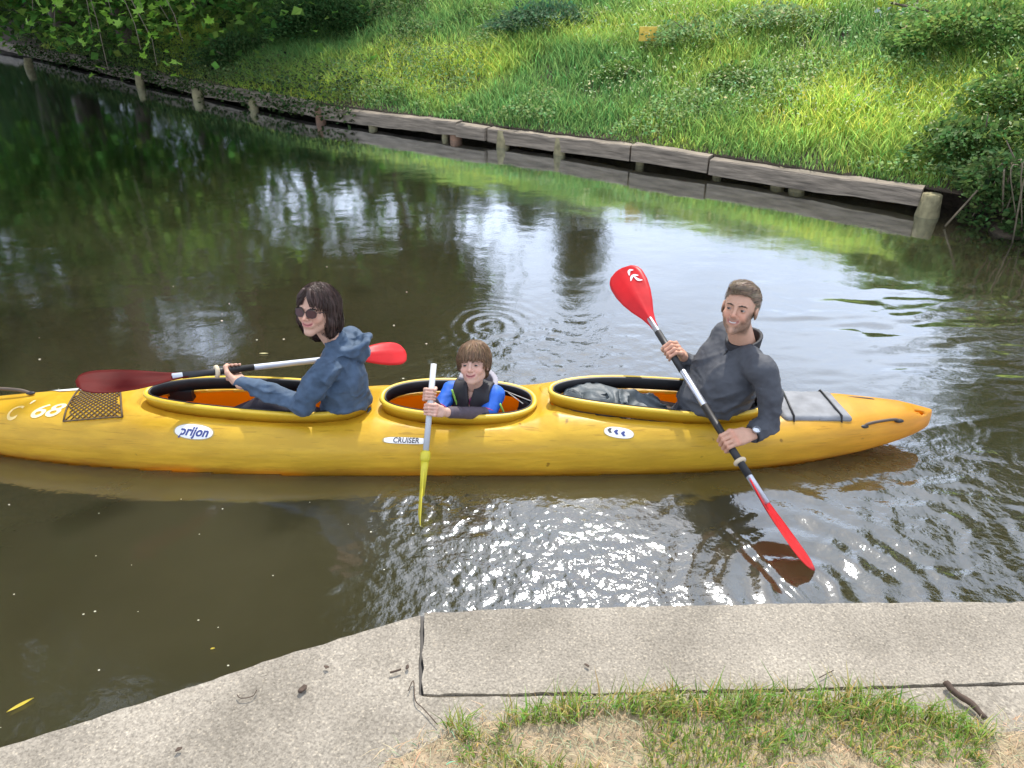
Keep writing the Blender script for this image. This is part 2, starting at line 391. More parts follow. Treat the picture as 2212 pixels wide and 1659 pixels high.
# ivy and roots at the right end, hanging to the water
def draped(x0, x1, n, zlo, zhi, base, size, seed, out=.25, tmax=1.2):
    rr = np.random.default_rng(seed); x = rr.uniform(x0, x1, n); k = rr.uniform(0, 1, n); pos = np.empty((n, 3))
    up = k < .55; t = np.where(up, rr.uniform(0, tmax, n), 0)
    b = bank_pt(x, t); bul = out*(.4+.6*np.clip(.5+noise2(x*2.5, t*2, seed), 0, 1))
    zz = np.where(up, b[:, 2]+rr.uniform(.03, .3, n), zlo+(zhi-zlo)*rr.uniform(0, 1, n))
    off = np.where(up, 0, bul*(.3+.7*np.clip((zz-zlo)/(zhi-zlo), 0, 1)))
    pos = b-off[:, None]*NB; pos[:, 2] = zz; pos += rr.normal(size=(n, 3))*.03
    return pos, rr.uniform(.6, 1.3, n)*size, gcol(n, base, .35, rr)
ivy = tag(empty('ivy', (4.1, 5.7, .3)), 'dark ivy and brambles trailing to the water right of the last post', 'ivy')
p_, s_, c_ = draped(3.62, 6.6, 17000, .02, .6, (.08, .14, .04), .05, 8, .3, 1.8)
link('leaves', leaves_mesh('ivy_leaves', p_, s_, c_, spread=1.1, aspect=.8, seed=8), M_leaf, ivy)['kind'] = 'stuff'
mb = MB(); rr = np.random.default_rng(12)
for i in range(80):
    x = rr.uniform(3.7, 5.6); b = bank_pt(np.array([x]), np.array([.1]))[0]; o_ = rr.uniform(.1, .42)
    p0 = b+A(0, 0, rr.uniform(.05, .4)); p3 = b-NB*o_*.7+A(rr.normal()*.12, 0, 0); p3[2] = rr.uniform(.0, .22)
    p1 = p0-NB*o_+A(rr.normal()*.08, 0, .08); mb.add(*tube(smooth_pts([p0, p1, p3], 4), rr.uniform(.003, .009), 4))
mb.build('root', mat('dry_root', (.15, .12, .075), .9, .4, 20), ivy)['kind'] = 'stuff'
# soil lump behind the ivy so the bank closes towards the water
v_, f_ = sdf_mesh(lambda p: ell(p, (4.75, 5.9, -.08), (1.0, .45, .36))+.06*fbm(p*4, 3, 4), (3.2, 4.8, -.4), (6.2, 6.4, .8), .05)
tag(obj('soil_bank', v_, f_, M_soil), 'eroded earth overhang behind the ivy at the water', kind='structure').name = 'ground'
# shaded trailing weeds over the left beams
# feathery pale seed heads and flower sprays over the sunny grass
n = 9000; x, t = bank_samples(n, -1.5, 5.5, .5, 4.4); keep = noise2(x*1.4+7, t*1.4, 91) > -.15; x, t = x[keep], t[keep]; n = len(x); pt = bank_pt(x, t); pt[:, 2] += r.uniform(.16, .42, n)
tag(link('seed_heads', leaves_mesh('seed_heads', pt, r.uniform(.018, .05, n), gcol(n, (.52, .60, .33), .15, r), spread=.6, aspect=.45, seed=14), M_leaf), 'pale feathery seed heads above the sunny bank grass', 'seed heads', kind='stuff')
tw = tag(empty('creeper', (-3.2, 10.6, .3)), 'shaded creeper hanging over the left timber beams', 'creeper')
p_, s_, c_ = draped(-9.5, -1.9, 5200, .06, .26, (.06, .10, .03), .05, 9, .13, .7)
link('leaves', leaves_mesh('creeper_leaves', p_, s_, c_, spread=1.1, aspect=.75, seed=9), M_leaf, tw)['kind'] = 'stuff'
# sprig of pale leaves resting on the right beam
sp = P(1845, 372, y=7.2)
wsp = tag(empty('weed_sprig', tuple(sp)), 'pale silvery weed sprig hanging over the right timber beam', 'plant')
v_, f_ = tube(smooth_pts([sp+A(.12, .25, .0), sp+A(.05, .1, .06), sp+A(-.08, -.05, -.05)], 4), .006, 5); obj('stem', v_, f_, M_bark, wsp)
(link('leaves', leaves_mesh('sprig', sp+rng.normal(size=(26, 3))*A(.1, .05, .05), np.full(26, .09), gcol(26, (.22, .3, .2), .1, rng), aspect=.35, seed=3), M_leaf, wsp))['kind'] = 'stuff'

# yellow marker plate
h = bank_hit(1395, 128); mk = tag(empty('marker_sign', tuple(h)), 'small yellow marker plate on a stub post in the grass', 'sign')
fc = norm(A(0, 0, 2)-h); Rm = yawR(0)
V_, F_ = boxVF(h+A(0, 0, .27), (.1, .012, .075)); obj('plate', V_, F_, mat('yellow_plate', (.62, .42, .06), .6, .35, 9), mk, False)
V_, F_ = tube([h-A(0, -.03, .1), h+A(0, .03, .3)], .02, 8); obj('stake', V_, F_, M_post, mk)

# ------------------------------------------------------------------ trees (most of them seen only in the water)
def tree(name, base, top, crown_c, crown_r, n, size, col, label, seed, trunk_r=.16, nl=14, gap=.0, group=None):
    rr = np.random.default_rng(seed); root = tag(empty(name, tuple(base)), label, 'tree', group)
    mb = MB(); trunk = smooth_pts([base-A(0, 0, .3), (base*.6+top*.4)+rr.normal(size=3)*.15, top], 5)
    mb.add(*tube(trunk, np.linspace(trunk_r, trunk_r*.3, len(trunk)), 9)); mb.build('trunk', M_bark, root)
    lb = MB(); P_ = []; cs = []
    for i in range(nl):
        d = rr.normal(size=3); d /= np.linalg.norm(d); e = np.array(crown_c)+d*np.array(crown_r)*rr.uniform(.3, .95)
        s = trunk[rr.integers(len(trunk)//2, len(trunk))]; md = (s+e)/2+rr.normal(size=3)*.2
        br = smooth_pts([s, md, e], 5); lb.add(*tube(br, np.linspace(trunk_r*.3, .012, len(br)), 5)); cs.append((e, br))
    lb.build('limb', M_bark, root)
    m = n//nl
    for e, br in cs:
        k = rr.uniform(.35, 1, m)[:, None]; ctr = br[np.clip((k[:, 0]*(len(br)-1)).astype(int), 0, len(br)-1)]
        P_.append(ctr+rr.normal(size=(m, 3))*np.array(crown_r)*(.26)*A(1, 1, .75))
    P_ = np.concatenate(P_); keep = vnoise(P_*1.6+seed, seed) > gap-.6; P_ = P_[keep]
    o = link('crown', leaves_mesh('crown', P_, rr.uniform(.6, 1.4, len(P_))*size, gcol(len(P_), col, .25, rr), spread=.9, aspect=.65, seed=seed), M_leaf, root); o['kind'] = 'stuff'
    return root
G1 = 'trees behind the far bank'
tree('broadleaf_tree', A(-11, 19.5, 1.2), A(-10.8, 17.4, 12), (-11, 16.4, 10), (4.0, 3.2, 7.5), 30000, .24, (.05, .10, .025), 'tall dark tree behind the left end of the far bank', 101, .3, 20, group=G1)
tree('broadleaf_tree', A(-6.4, 16.8, 1.6), A(-6.2, 16, 13), (-5.6, 15.6, 10.4), (4.2, 2.8, 5.8), 38000, .24, (.05, .10, .025), 'tall tree right of the dark corner tree, crown over the shaded bank', 102, .26, 18, group=G1)
tree('broadleaf_tree', A(-8.2, 15.6, 1.0), A(-6.0, 10.6, 9.0), (-5.0, 9.8, 10.2), (3.9, 2.7, 2.6), 26000, .20, (.05, .10, .025), 'leaning waterside tree whose crown reaches over the canal', 103, .24, 20, group=G1)
tree('slender_tree', A(2.6, 27, 1.4), A(2.5, 26.8, 8.5), (2.55, 26.8, 8.0), (1.0, .9, 2.9), 3600, .2, (.05, .09, .03), 'slender distant tree mirrored in the middle of the canal', 104, .14, 12, .1, group=G1)
tree('broadleaf_tree', A(9.6, 11.5, 1.6), A(9.5, 11.2, 7), (9.3, 10.4, 6.2), (2.8, 2.8, 3.4), 15000, .16, (.05, .10, .025), 'tree shading the right end of the far bank', 105, .22, 18, group=G1)
tree('broadleaf_tree', A(-13.5, 20.8, 1.0), A(-11.5, 11, 6.5), (-10.0, 9.2, 9.0), (4.0, 4.4, 5.6), 32000, .25, (.05, .10, .025), 'outermost tree on the left, overhanging the shaded water', 106, .26, 18, group=G1)
tree('broadleaf_tree', A(-2.9, 19.5, 1.6), A(-2.8, 19.2, 7.5), (-3.1, 19, 8.4), (2.5, 1.8, 4.0), 24000, .22, (.05, .10, .025), 'rounded tree standing left of the slender distant one', 107, .18, 14, .05, group=G1)
tree('broadleaf_tree', A(-5.8, 20.5, 1.6), A(-5.6, 20.2, 9), (-5.4, 20, 9.0), (2.8, 2.0, 4.2), 24000, .24, (.05, .10, .025), 'tree behind the gap between the two tallest crowns', 108, .2, 16, 0, group=G1)
# low wood behind the plateau: one mass
rr = np.random.default_rng(66); n = 42000; x = rr.uniform(-34, 2.2, n); y = np.maximum(rr.uniform(21, 25, n), shore(x)+rr.uniform(3.5, 6.5, n)); top_ = np.where(x < -8, 8.5, np.where(x < -4.3, 3.9, 5.0)+.35*np.sin(x*2.3)+.2*np.sin(x*5.7)); z = 1.2+(top_-1.2)*rr.uniform(0, 1, n)**.8
x2 = rr.uniform(8.5, 20, 9000); y2 = 12+rr.uniform(0, 3, 9000); z2 = 1.3+rr.uniform(0, 1, 9000)*(3.2+np.sin(x2))
x3 = rr.uniform(-24, -9.2, 16000); t3 = rr.uniform(.3, 3.6, 16000); p3 = bank_pt(x3, t3); p3[:, 2] += rr.uniform(0, 1, 16000)**1.3*(1.0+t3*.8)
pw = np.concatenate([np.stack([x, y, z], 1), np.stack([x2, y2, z2], 1), p3])
tag(link('woods', leaves_mesh('woods', pw, np.concatenate([rr.uniform(.2, .42, len(pw)-16000), rr.uniform(.08, .17, 16000)]), gcol(len(pw), (.045, .085, .025), .25, rr), spread=.9, aspect=.7, seed=66), M_leaf), 'dark undergrowth and wood behind the far bank', 'woods', kind='stuff')
# maple with its own large leaves over the water at the upper left
mp_ = tag(empty('maple_tree', (-5.6, 12.9, .6)), 'maple leaning over the left bank with big bright green leaves', 'tree')
def mapleleaf():
    out = []
    for a, rd in zip(np.radians([270, 300, 330, 350, 10, 35, 55, 75, 90, 105, 125, 145, 170, 190, 210, 240]), [.15, .42, .3, .75, .55, .95, .55, .7, 1.15, .7, .55, .95, .55, .75, .3, .42]):
        out.append((rd*math.cos(a)*.5, rd*math.sin(a)*.5, .06*rd*math.sin(a*3)))
    return mesh('leaf', [(0, 0, .03)]+out, [(0, i+1, (i+1) % 16+1) for i in range(16)], False)
leafmes = []
for i, c in enumerate([(.20, .38, .035), (.14, .30, .03), (.25, .43, .06)]):
    me = mapleleaf(); me.materials.append(mat('maple_leaf', c, .5, .15, 5, transl=.45, spec=.3)); leafmes.append(me)
rr = np.random.default_rng(50)
mb = MB(); mb.add(*tube(smooth_pts([A(-6.4, 14.1, .2), A(-6.2, 13.1, 1.9), A(-5.6, 11.6, 3.1)], 5), np.linspace(.13, .07, 11), 9)); mb.build('trunk', M_bark, mp_)
br = MB(); cnt = 0
twigs = [(400, 80, 9.6), (330, 130, 9.2), (370, 40, 9.8), (250, 30, 9.4), (300, 100, 9.0), (225, 155, 9.8), (200, 60, 9.9), (120, 70, 10.2), (60, 30, 10), (150, 10, 9.6), (300, 10, 9.2), (420, 20, 10.2), (560, -10, 9.8)]
hub = A(-5.6, 11.6, 3.1)
for (U, V, y) in twigs:
    e = P(U, V, y=y); md = (hub+e)/2+A(0, 0, .35); b_ = smooth_pts([hub, md, e], 6); b_ = b_+np.stack([vnoise(b_*1.7+U, 1), vnoise(b_*1.7+V, 2), vnoise(b_*1.7+9, 3)], -1)*.10*np.linspace(0, 1, len(b_))[:, None]; br.add(*tube(b_, np.linspace(.016, .003, len(b_)), 5))
    for k in range(22):
        q = b_[rr.integers(len(b_)-6, len(b_))]+rr.normal(size=3)*A(.2, .2, .09)
        lo_ = bpy.data.objects.new('leaf', leafmes[rr.integers(3)]); COL.objects.link(lo_); lo_.parent = mp_; lo_.matrix_parent_inverse = Matrix.Translation(-Vector(mp_.location))
        lo_.location = q; s_ = rr.uniform(.10, .17); lo_.scale = (s_, s_, s_); lo_.rotation_euler = (rr.normal()*.5+.35, rr.normal()*.4, rr.uniform(0, 6.3)); cnt += 1
br.build('branch', M_bark, mp_)
n = 13000; p_ = np.array([-6.6, 12.9, 1.9])+rr.normal(size=(n, 3))*A(2.1, 1.0, .65); 
p_ = p_[p_[:, 2] > .55]
link('crown', leaves_mesh('maple_crown', p_, rr.uniform(.08, .16, len(p_)), gcol(len(p_), (.09, .19, .03), .3, rr), spread=.7, aspect=.9, seed=6), M_leaf, mp_)['kind'] = 'stuff'
# sprigs with pale blossom at the top right, near the crest
bl = tag(empty('blossom_bush', tuple(P(2080, 25, y=9.2))), 'bush with yellow-green leaves and pale blossom at the upper right edge', 'bush')
pts, cols = [], []
for (U, V, c, k) in [(1925, 6, (.35, .42, .05), 16), (1990, 8, (.35, .42, .05), 14), (1910, 35, (.45, .5, .6), 9), (1975, 30, (.6, .55, .55), 9), (2150, 30, (.8, .75, .7), 16), (2195, 12, (.8, .8, .75), 10), (2190, 130, (.5, .58, .5), 12), (2040, 20, (.1, .18, .04), 60), (2100, 60, (.1, .18, .04), 60)]:
    q = P(U, V, y=9.2); pts.append(q+rr.normal(size=(k, 3))*A(.1, .1, .04)); cols.append(np.tile(c, (k, 1)))
pts = np.concatenate(pts)
link('flower', leaves_mesh('blossom', pts, np.full(len(pts), .07), np.concatenate(cols), aspect=.9, seed=2), M_leaf, bl)['kind'] = 'stuff'
mb = MB(); rt = bank_hit(2150, 120)
for (U, V) in ((1925, 6), (1985, 20), (2150, 30), (2190, 100), (2060, 30)):
    mb.add(*tube(smooth_pts([rt, (rt+P(U, V, y=9.2))/2+A(0, 0, .1), P(U, V, y=9.2)], 4), .012, 5))
mb.build('twig', M_bark, bl)
# ------------------------------------------------------------------ kayak shape functions (used by the water too)
XB, XS, YC = -2.80, 1.885, 2.945
def hullp(x):
    s = np.clip((x-XB)/(XS-XB), 0, 1); e = np.abs(2*s-1)
    b = .272*np.where(s > .5, np.clip(1-e**3.3, 0, 1)**.62, np.clip(1-e**2.35, 0, 1)**.80)
    zk = -.115+.20*e**3.3; zs = .072+.05*e**3
    zd = np.interp(x, [-2.8, -2.3, -1.95, -1.7, -1.3, -.72, -.6, -.45, .0, .12, .2, .6, 1.1, 1.5, 1.75, 1.9],
                      [.17, .205, .225, .24, .225, .195, .206, .206, .202, .215, .235, .215, .192, .2, .19, .165])
    return b, zk, zs, zd
CK = [dict(x0=-1.615, x1=-.635, w0=.112, w1=.150, z0=.262, z1=.216), dict(x0=-.575, x1=.10, w0=.134, w1=.150, z0=.236, z1=.212), dict(x0=.17, x1=1.12, w0=.112, w1=.150, z0=.268, z1=.212)]
NE = 2.35
def ck_in(c, x, y, grow=0):
    xc = (c['x0']+c['x1'])/2; a = (c['x1']-c['x0'])/2+grow; u = np.clip((x-xc)/a, -1.5, 1.5)
    wv = c['w0']+(c['w1']-c['w0'])*(u+1)/2+grow
    return ((np.abs(u)**NE+np.abs((y-YC-.002)/wv)**NE)**(1/NE)-1)*wv
def ck_curve(c, n=72, off=0):
    out = []
    xc = (c['x0']+c['x1'])/2; a = (c['x1']-c['x0'])/2
    for k in range(n):
        ph = 2*math.pi*k/n; cc, ss = math.cos(ph), math.sin(ph)
        u = math.copysign(abs(cc)**(2/NE), cc); wv = c['w0']+(c['w1']-c['w0'])*(u+1)/2
        q = (u+1)/2
        z = c['z0']+(c['z1']-c['z0'])*(q*q*(3-2*q)) + (.012 if ss > 0 else 0)*abs(ss)
        out.append((xc+a*u, YC+.002+wv*math.copysign(abs(ss)**(2/NE), ss), z))
    return np.array(out)
def hull_f(x, y, z, inset=0):
    b, zk, zs, zd = hullp(x)
    ring = np.minimum.reduce([np.clip(ck_in(c, x, y)/.05, 0, 1) for c in CK]); ring = ring*ring*(3-2*ring)
    zd = zd-.018*(1-ring)*(np.abs(y-YC) < .4)
    b = np.maximum(b-inset, .004); zd = zd-inset; zk = zk+inset
    ay = np.abs(y-YC)/b
    up = (ay**2.9+(np.maximum(z-zs, 0)/np.maximum(zd-zs, .01))**2.2)**(1/2.5)
    lo = (ay**3.2+(np.maximum(zs-z, 0)/np.maximum(zs-zk, .01))**2.4)**(1/2.8)
    return np.where(z > zs, up, lo)-1

# ------------------------------------------------------------------ water
ny = 560; ys = .25*np.exp(np.linspace(0, math.log(26/.25), ny)); ys = np.concatenate([[-1.5, -.5], ys])
# denser rows between 1.5 m and 9 m
ys = np.concatenate([[-2, -.5, .4, .8], 1.1*np.exp(np.arange(0, math.log(9/1.1), .0046)), 9.2*np.exp(np.arange(0, math.log(30/9.2), .012))])
us = np.concatenate([[-4, -2.5, -1.7, -1.25], np.linspace(-1, 1, 640), [1.25, 1.7, 2.5, 4]]); X = us[None, :]*(1.2+.95*np.maximum(ys, 0))[:, None]; Y = np.repeat(ys[:, None], len(us), 1)
def rings(cx, cy, lam, amp, r0, r1, ph=0, el=1.0):
    d = np.hypot(X-cx, (Y-cy)*el)+.03*noise2(X*5, Y*5, 3)
    return amp*np.sin(2*math.pi*d/lam+ph)*np.clip((d-r0*.3)/(r0+.01), 0, 1)*np.exp(-(d/r1)**2)
def gm(cx, cy, rx, ry, p=2): return np.exp(-((np.abs(X-cx)/rx)**p+(np.abs(Y-cy)/ry)**p))
Hh = .0011*noise2(X*2.2, Y*3.2, 1)*np.clip(1.5-Y*.13, .35, 1)+.00028*noise2(X*9, Y*14, 5)
warp = .05*noise2(X*3, Y*3, 8); warp2 = .05*noise2(X*3, Y*3, 18)
chop = gm(.12, 2.05, .62, .50, 3)+.9*gm(-.36, 2.48, .26, .2)
Hh += chop*(.0021*noise2(X*15+warp*20, Y*19, 30, 3)+.0011*noise2(X*38, Y*38, 31, 2))
Hh += .55*gm(.75, 2.0, .5, .3)*(.0014*noise2(X*8, Y*26, 33, 3))
m2 = gm(.35, 3.75, .85, .5, 3)
Hh += m2*(.0026*noise2(X*16+warp*8, Y*22, 34, 3))
Hh += rings(-.12, 4.15, .085, .0013, .05, .36)+rings(-.37, 2.44, .07, .0012, .03, .25)+rings(-.75, 3.75, .09, .0009, .05, .35)
m3 = gm(2.6, 4.0, 1.15, .75, 3)
Hh += m3*(.0058*noise2(X*2.4, Y*8.5+warp*10, 40, 2)+.0010*noise2(X*9, Y*26, 41, 2))
m4 = gm(2.1, 2.35, 1.05, .72, 4)
Hh += m4*(.0034*noise2(X*9+warp*40, Y*13+warp2*40, 45, 3)+.0008*noise2(X*30, Y*34, 46, 2))
Hh += rings(1.62, 2.32, .13, .0020, .08, .45, 1)+rings(1.03, 2.0, .14, .0040, .06, .5, 2)+rings(2.35, 2.2, .19, .0034, .1, .6, 1, 1.5)
Hh += .0045*np.exp(-((X-1.02+.42*(Y-1.95))/.018)**2)*gm(1.0, 2.1, .3, .35)
Hh += -.004*np.exp(-((X-.99+.42*(Y-1.95))/.02)**2)*gm(1.0, 2.1, .3, .35)
# wake lines leaving stern and bow
for sgn in (1, -1):
    d = (Y-YC)*sgn-.28*(X-1.75)-.03; Hh += .004*np.exp(-(d/.03)**2)*np.clip((X-1.72)*4, 0, 1)*np.exp(-np.clip(X-1.8, 0, 9)/.7)*(1+.6*noise2(X*8, Y*8, 51))
Hh += gm(-1.6, 2.3, 1.4, .35)*.0009*noise2(X*3, Y*12, 52, 2)+gm(-.75, 1.95, .35, .35)*.0013*noise2(X*6+warp*60, Y*6+warp2*60, 53, 2)
inside = (hull_f(X, Y, np.zeros_like(X)) < -.035) & (X > XB+.03) & (X < XS-.03)
Hh[inside] = -.35
V_ = np.stack([X, Y, Hh], -1).reshape(-1, 3); ii = (np.arange(len(ys)-1)[:, None]*len(us)+np.arange(len(us)-1)[None]).ravel()
F_ = np.stack([ii, ii+1, ii+len(us)+1, ii+len(us)], 1)
wm = bpy.data.materials.new('canal_water'); wm.use_nodes = True; t_ = wm.node_tree; t_.nodes.clear(); N = t_.nodes.new; L = t_.links.new
out = N('ShaderNodeOutputMaterial'); df = N('ShaderNodeBsdfPrincipled'); df.subsurface_method = 'BURLEY'; df.inputs['Subsurface Weight'].default_value = 1; df.inputs['Subsurface Radius'].default_value = (1, .9, .6); df.inputs['Subsurface Scale'].default_value = .7; df.inputs['Specular IOR Level'].default_value = 0; df.inputs['Roughness'].default_value = 1; gl = N('ShaderNodeBsdfGlossy'); mx = N('ShaderNodeMixShader')
fr = N('ShaderNodeFresnel'); fr.inputs['IOR'].default_value = 1.34; ma = N('ShaderNodeMath'); ma.operation = 'MULTIPLY_ADD'; ma.use_clamp = True
ma.inputs[1].default_value = 3.3; ma.inputs[2].default_value = .065
tc = N('ShaderNodeTexCoord'); nz = N('ShaderNodeTexNoise'); nz.inputs['Scale'].default_value = 1.1; nz.inputs['Detail'].default_value = 4
rp = N('ShaderNodeValToRGB'); rp.color_ramp.elements[0].color = (.034, .030, .014, 1); rp.color_ramp.elements[1].color = (.050, .044, .022, 1)
rp.color_ramp.elements[0].position = .3; rp.color_ramp.elements[1].position = .7
n2 = N('ShaderNodeTexNoise'); n2.inputs['Scale'].default_value = 34; n2.inputs['Detail'].default_value = 3; bp = N('ShaderNodeBump'); bp.inputs['Distance'].default_value = .0035; at_ = N('ShaderNodeAttribute'); at_.attribute_name = 'Col'; mk_ = N('ShaderNodeMath'); mk_.operation = 'MULTIPLY'; mk_.inputs[1].default_value = 1.0; L(at_.outputs['Fac'], mk_.inputs[0]); L(mk_.outputs[0], bp.inputs['Strength'])
L(tc.outputs['Object'], nz.inputs['Vector']); L(tc.outputs['Object'], n2.inputs['Vector']); L(nz.outputs['Fac'], rp.inputs[0]); L(rp.outputs[0], df.inputs['Base Color'])
L(n2.outputs['Fac'], bp.inputs['Height']); L(bp.outputs[0], gl.inputs['Normal']); L(bp.outputs[0], fr.inputs['Normal'])
gl.inputs['Roughness'].default_value = .055; gl.inputs['Color'].default_value = (.90, .95, 1, 1)
L(fr.outputs[0], ma.inputs[0]); L(ma.outputs[0], mx.inputs[0]); L(df.outputs[0], mx.inputs[1]); L(gl.outputs[0], mx.inputs[2]); L(mx.outputs[0], out.inputs['Surface'])
obj('water', V_, F_, wm, col=np.clip(chop+.5*m2+.75*m4+.1, 0, 1).reshape(-1, 1)*np.ones(3))['kind'] = 'structure'

# ------------------------------------------------------------------ near quay
ZQ = .35
def Q(U, V): p = P(U, V, z=ZQ); return (p[0], p[1])
def jag(poly, step=.02, amp=.003, seed=0):
    out = []; n = len(poly)
    for i in range(n):
        a, b = np.array(poly[i]), np.array(poly[(i+1) % n]); L_ = np.linalg.norm(b-a); m = min(160, max(1, int(L_/step)))
        for k in range(m):
            q = a+(b-a)*k/m; out.append(q)
    out = np.array(out); out3 = np.column_stack([out*7, np.zeros(len(out))])
    o2 = np.column_stack([out*26, np.zeros(len(out))])
    return out+.75*amp*np.stack([fbm(o2, 3, seed), fbm(o2+50, 3, seed+1)], -1)+amp*.3*np.stack([vnoise(out3, seed), vnoise(out3+9, seed)], -1)
def prism(name, poly, z0, z1, m, parent=None, bev=.006, tilt=(0, 0)):
    bm = bmesh.new(); c = np.mean(poly, 0)
    def zz(q, z): return z+tilt[0]*(q[0]-c[0])+tilt[1]*(q[1]-c[1])
    top = [bm.verts.new((q[0], q[1], zz(q, z1))) for q in poly]; f = bm.faces.new(top)
    if f.calc_area() and f.normal.z < 0: pass
    f.normal_update()
    if f.normal.z < 0: f.normal_flip()
    r_ = bmesh.ops.inset_region(bm, faces=[f], thickness=bev, depth=0)
    # lower the outer ring for a worn arris
    for v in top: v.co.z -= bev*.7
    e = [ed for ed in bm.edges if ed.is_boundary]; g = bmesh.ops.extrude_edge_only(bm, edges=e)
    for v in g['geom']:
        if isinstance(v, bmesh.types.BMVert): v.co.z = z0
    bmesh.ops.triangulate(bm, faces=[q for q in bm.faces if len(q.verts) > 4]); bmesh.ops.recalc_face_normals(bm, faces=bm.faces)
    me = bpy.data.meshes.new(name); bm.to_mesh(me); bm.free(); return link(name, me, m, parent)
# concrete with visible aggregate
cm = bpy.data.materials.new('washed_concrete'); cm.use_nodes = True; t_ = cm.node_tree; pb = t_.nodes['Principled BSDF']; N = t_.nodes.new; L = t_.links.new
tc = N('ShaderNodeTexCoord')
def noise_(s, d, v=None): n_ = N('ShaderNodeTexNoise'); n_.inputs['Scale'].default_value = s; n_.inputs['Detail'].default_value = d; L(tc.outputs['Object'], n_.inputs['Vector']); return n_
a_ = noise_(3.5, 5); b_ = noise_(150, 3); vo = N('ShaderNodeTexVoronoi'); vo.inputs['Scale'].default_value = 230; L(tc.outputs['Object'], vo.inputs['Vector'])
ra = N('ShaderNodeValToRGB'); ra.color_ramp.elements[0].color = (.205, .180, .143, 1); ra.color_ramp.elements[1].color = (.335, .298, .243, 1); ra.color_ramp.elements[0].position = .32; ra.color_ramp.elements[1].position = .68
rb = N('ShaderNodeValToRGB'); rb.color_ramp.elements[0].color = (.70, .68, .65, 1); rb.color_ramp.elements[1].color = (1.26, 1.25, 1.22, 1); rb.color_ramp.elements[0].position = .3; rb.color_ramp.elements[1].position = .7
rc = N('ShaderNodeValToRGB'); rc.color_ramp.elements[0].color = (.72, .72, .72, 1); rc.color_ramp.elements[1].color = (1, 1, 1, 1); rc.color_ramp.elements[1].position = .45
e2 = rc.color_ramp.elements.new(.93); e2.color = (1.0, 1.0, 1.0, 1); e3 = rc.color_ramp.elements.new(.96); e3.color = (1.32, 1.3, 1.26, 1)
sp_ = N('ShaderNodeSeparateColor'); L(vo.outputs['Color'], sp_.inputs[0]); L(sp_.outputs[0], rc.inputs[0])
m1 = N('ShaderNodeMixRGB'); m1.blend_type = 'MULTIPLY'; m1.inputs[0].default_value = 1; m2_ = N('ShaderNodeMixRGB'); m2_.blend_type = 'MULTIPLY'; m2_.inputs[0].default_value = 1
L(a_.outputs[0], ra.inputs[0]); L(b_.outputs[0], rb.inputs[0]); L(ra.outputs[0], m1.inputs[1]); L(rb.outputs[0], m1.inputs[2]); L(m1.outputs[0], m2_.inputs[1]); L(rc.outputs[0], m2_.inputs[2])
L(m2_.outputs[0], pb.inputs['Base Color']); pb.inputs['Roughness'].default_value = .9
bp = N('ShaderNodeBump'); bp.inputs['Distance'].default_value = .0013; bp.inputs['Strength'].default_value = 1; L(b_.outputs[0], bp.inputs['Height']); L(bp.outputs[0], pb.inputs['Normal'])
edge = [Q(2900, 1288), Q(2212, 1298), Q(1700, 1302), Q(1300, 1309), Q(1050, 1315), Q(912, 1323)]
edgeL = [Q(897, 1325), Q(780, 1362), Q(600, 1417), Q(420, 1478), Q(200, 1549), Q(0, 1612), (-1.9, .86), (-3.4, .2)]
corner = Q(908, 1500)
quay = tag(empty('quay', (0, 1.2, 0)), 'concrete quay edge in the foreground', kind='structure')
gap = .003
A_poly = [Q(908, 1325)]+edgeL[1:]+[(-3.4, -1.2), (4.2, -1.2), (4.2, Q(2700, 1468)[1]), Q(2212, 1476), Q(1700, 1491), Q(1300, 1499), (corner[0]+.006, corner[1]-gap*1.3), (corner[0]-.006, corner[1]+.002)]
prism('paving_slab', jag(A_poly, .02, .0035, 3), -.1, ZQ-.002, cm, quay)
B_poly = [(corner[0]+.004, corner[1]+.004), Q(1300, 1493), Q(1700, 1485), Q(2212, 1470), Q(2700, 1462), (4.2, Q(2700, 1462)[1]), (4.2, edge[0][1]), edge[0], edge[1], edge[2], edge[3], edge[4], (Q(914, 1323)[0]+.003, Q(914, 1323)[1])]
prism('paving_slab', jag(B_poly, .02, .0045, 9), -.1, ZQ, cm, quay)
# quay wall under the slabs with a dark steel lip
lip = [(-3.4, .215)]+[(x, y+.012) for x, y in edgeL[::-1][1:]]+[(x, y+.008) for x, y in edge[::-1]]+[(4.2, edge[0][1]+.008), (4.2, -1.2), (-3.4, -1.2)]
prism('quay_wall', np.array(lip), -.8, ZQ-.022, mat('dark_steel_edge', (.035, .03, .027), .6, .4, 15), quay, .002)
# lawn: soil sheet, grass and straw
lawn_e = [(815, 1660), (840, 1625), (905, 1600), (960, 1570), (1030, 1555), (1120, 1535), (1250, 1528), (1400, 1512), (1550, 1520), (1700, 1505), (1860, 1512), (2000, 1540), (2100, 1570), (2212, 1575), (2500, 1590)]
le = np.array([Q(*q) for q in lawn_e])
lp = [(-.28, -1.0), (-.30, .6), (-.29, .85)]+[tuple(q) for q in le[1:]]+[(4, le[-1][1]), (4, -1.0)]
gx, gy = np.meshgrid(np.linspace(-.45, 2.3, 150), np.linspace(.3, 1.3, 70), indexing='ij')
def lawn_edge(x): return np.interp(x, le[1:, 0], le[1:, 1])
def lawn_d(x, y):    # >0 inside the lawn
    return np.minimum(lawn_edge(x)-y+.012*noise2(x*14, y*14, 61), (x+.275+.35*(y-.98).clip(-.4, .1))+.01*noise2(x*18, y*18, 62))
dd = lawn_d(gx, gy); gz = ZQ-.012+.022*np.clip(dd/.06, 0, 1)+.006*noise2(gx*9, gy*9, 63)*np.clip(dd/.05, 0, 1)
ii = (np.arange(149)[:, None]*70+np.arange(69)[None]).ravel()
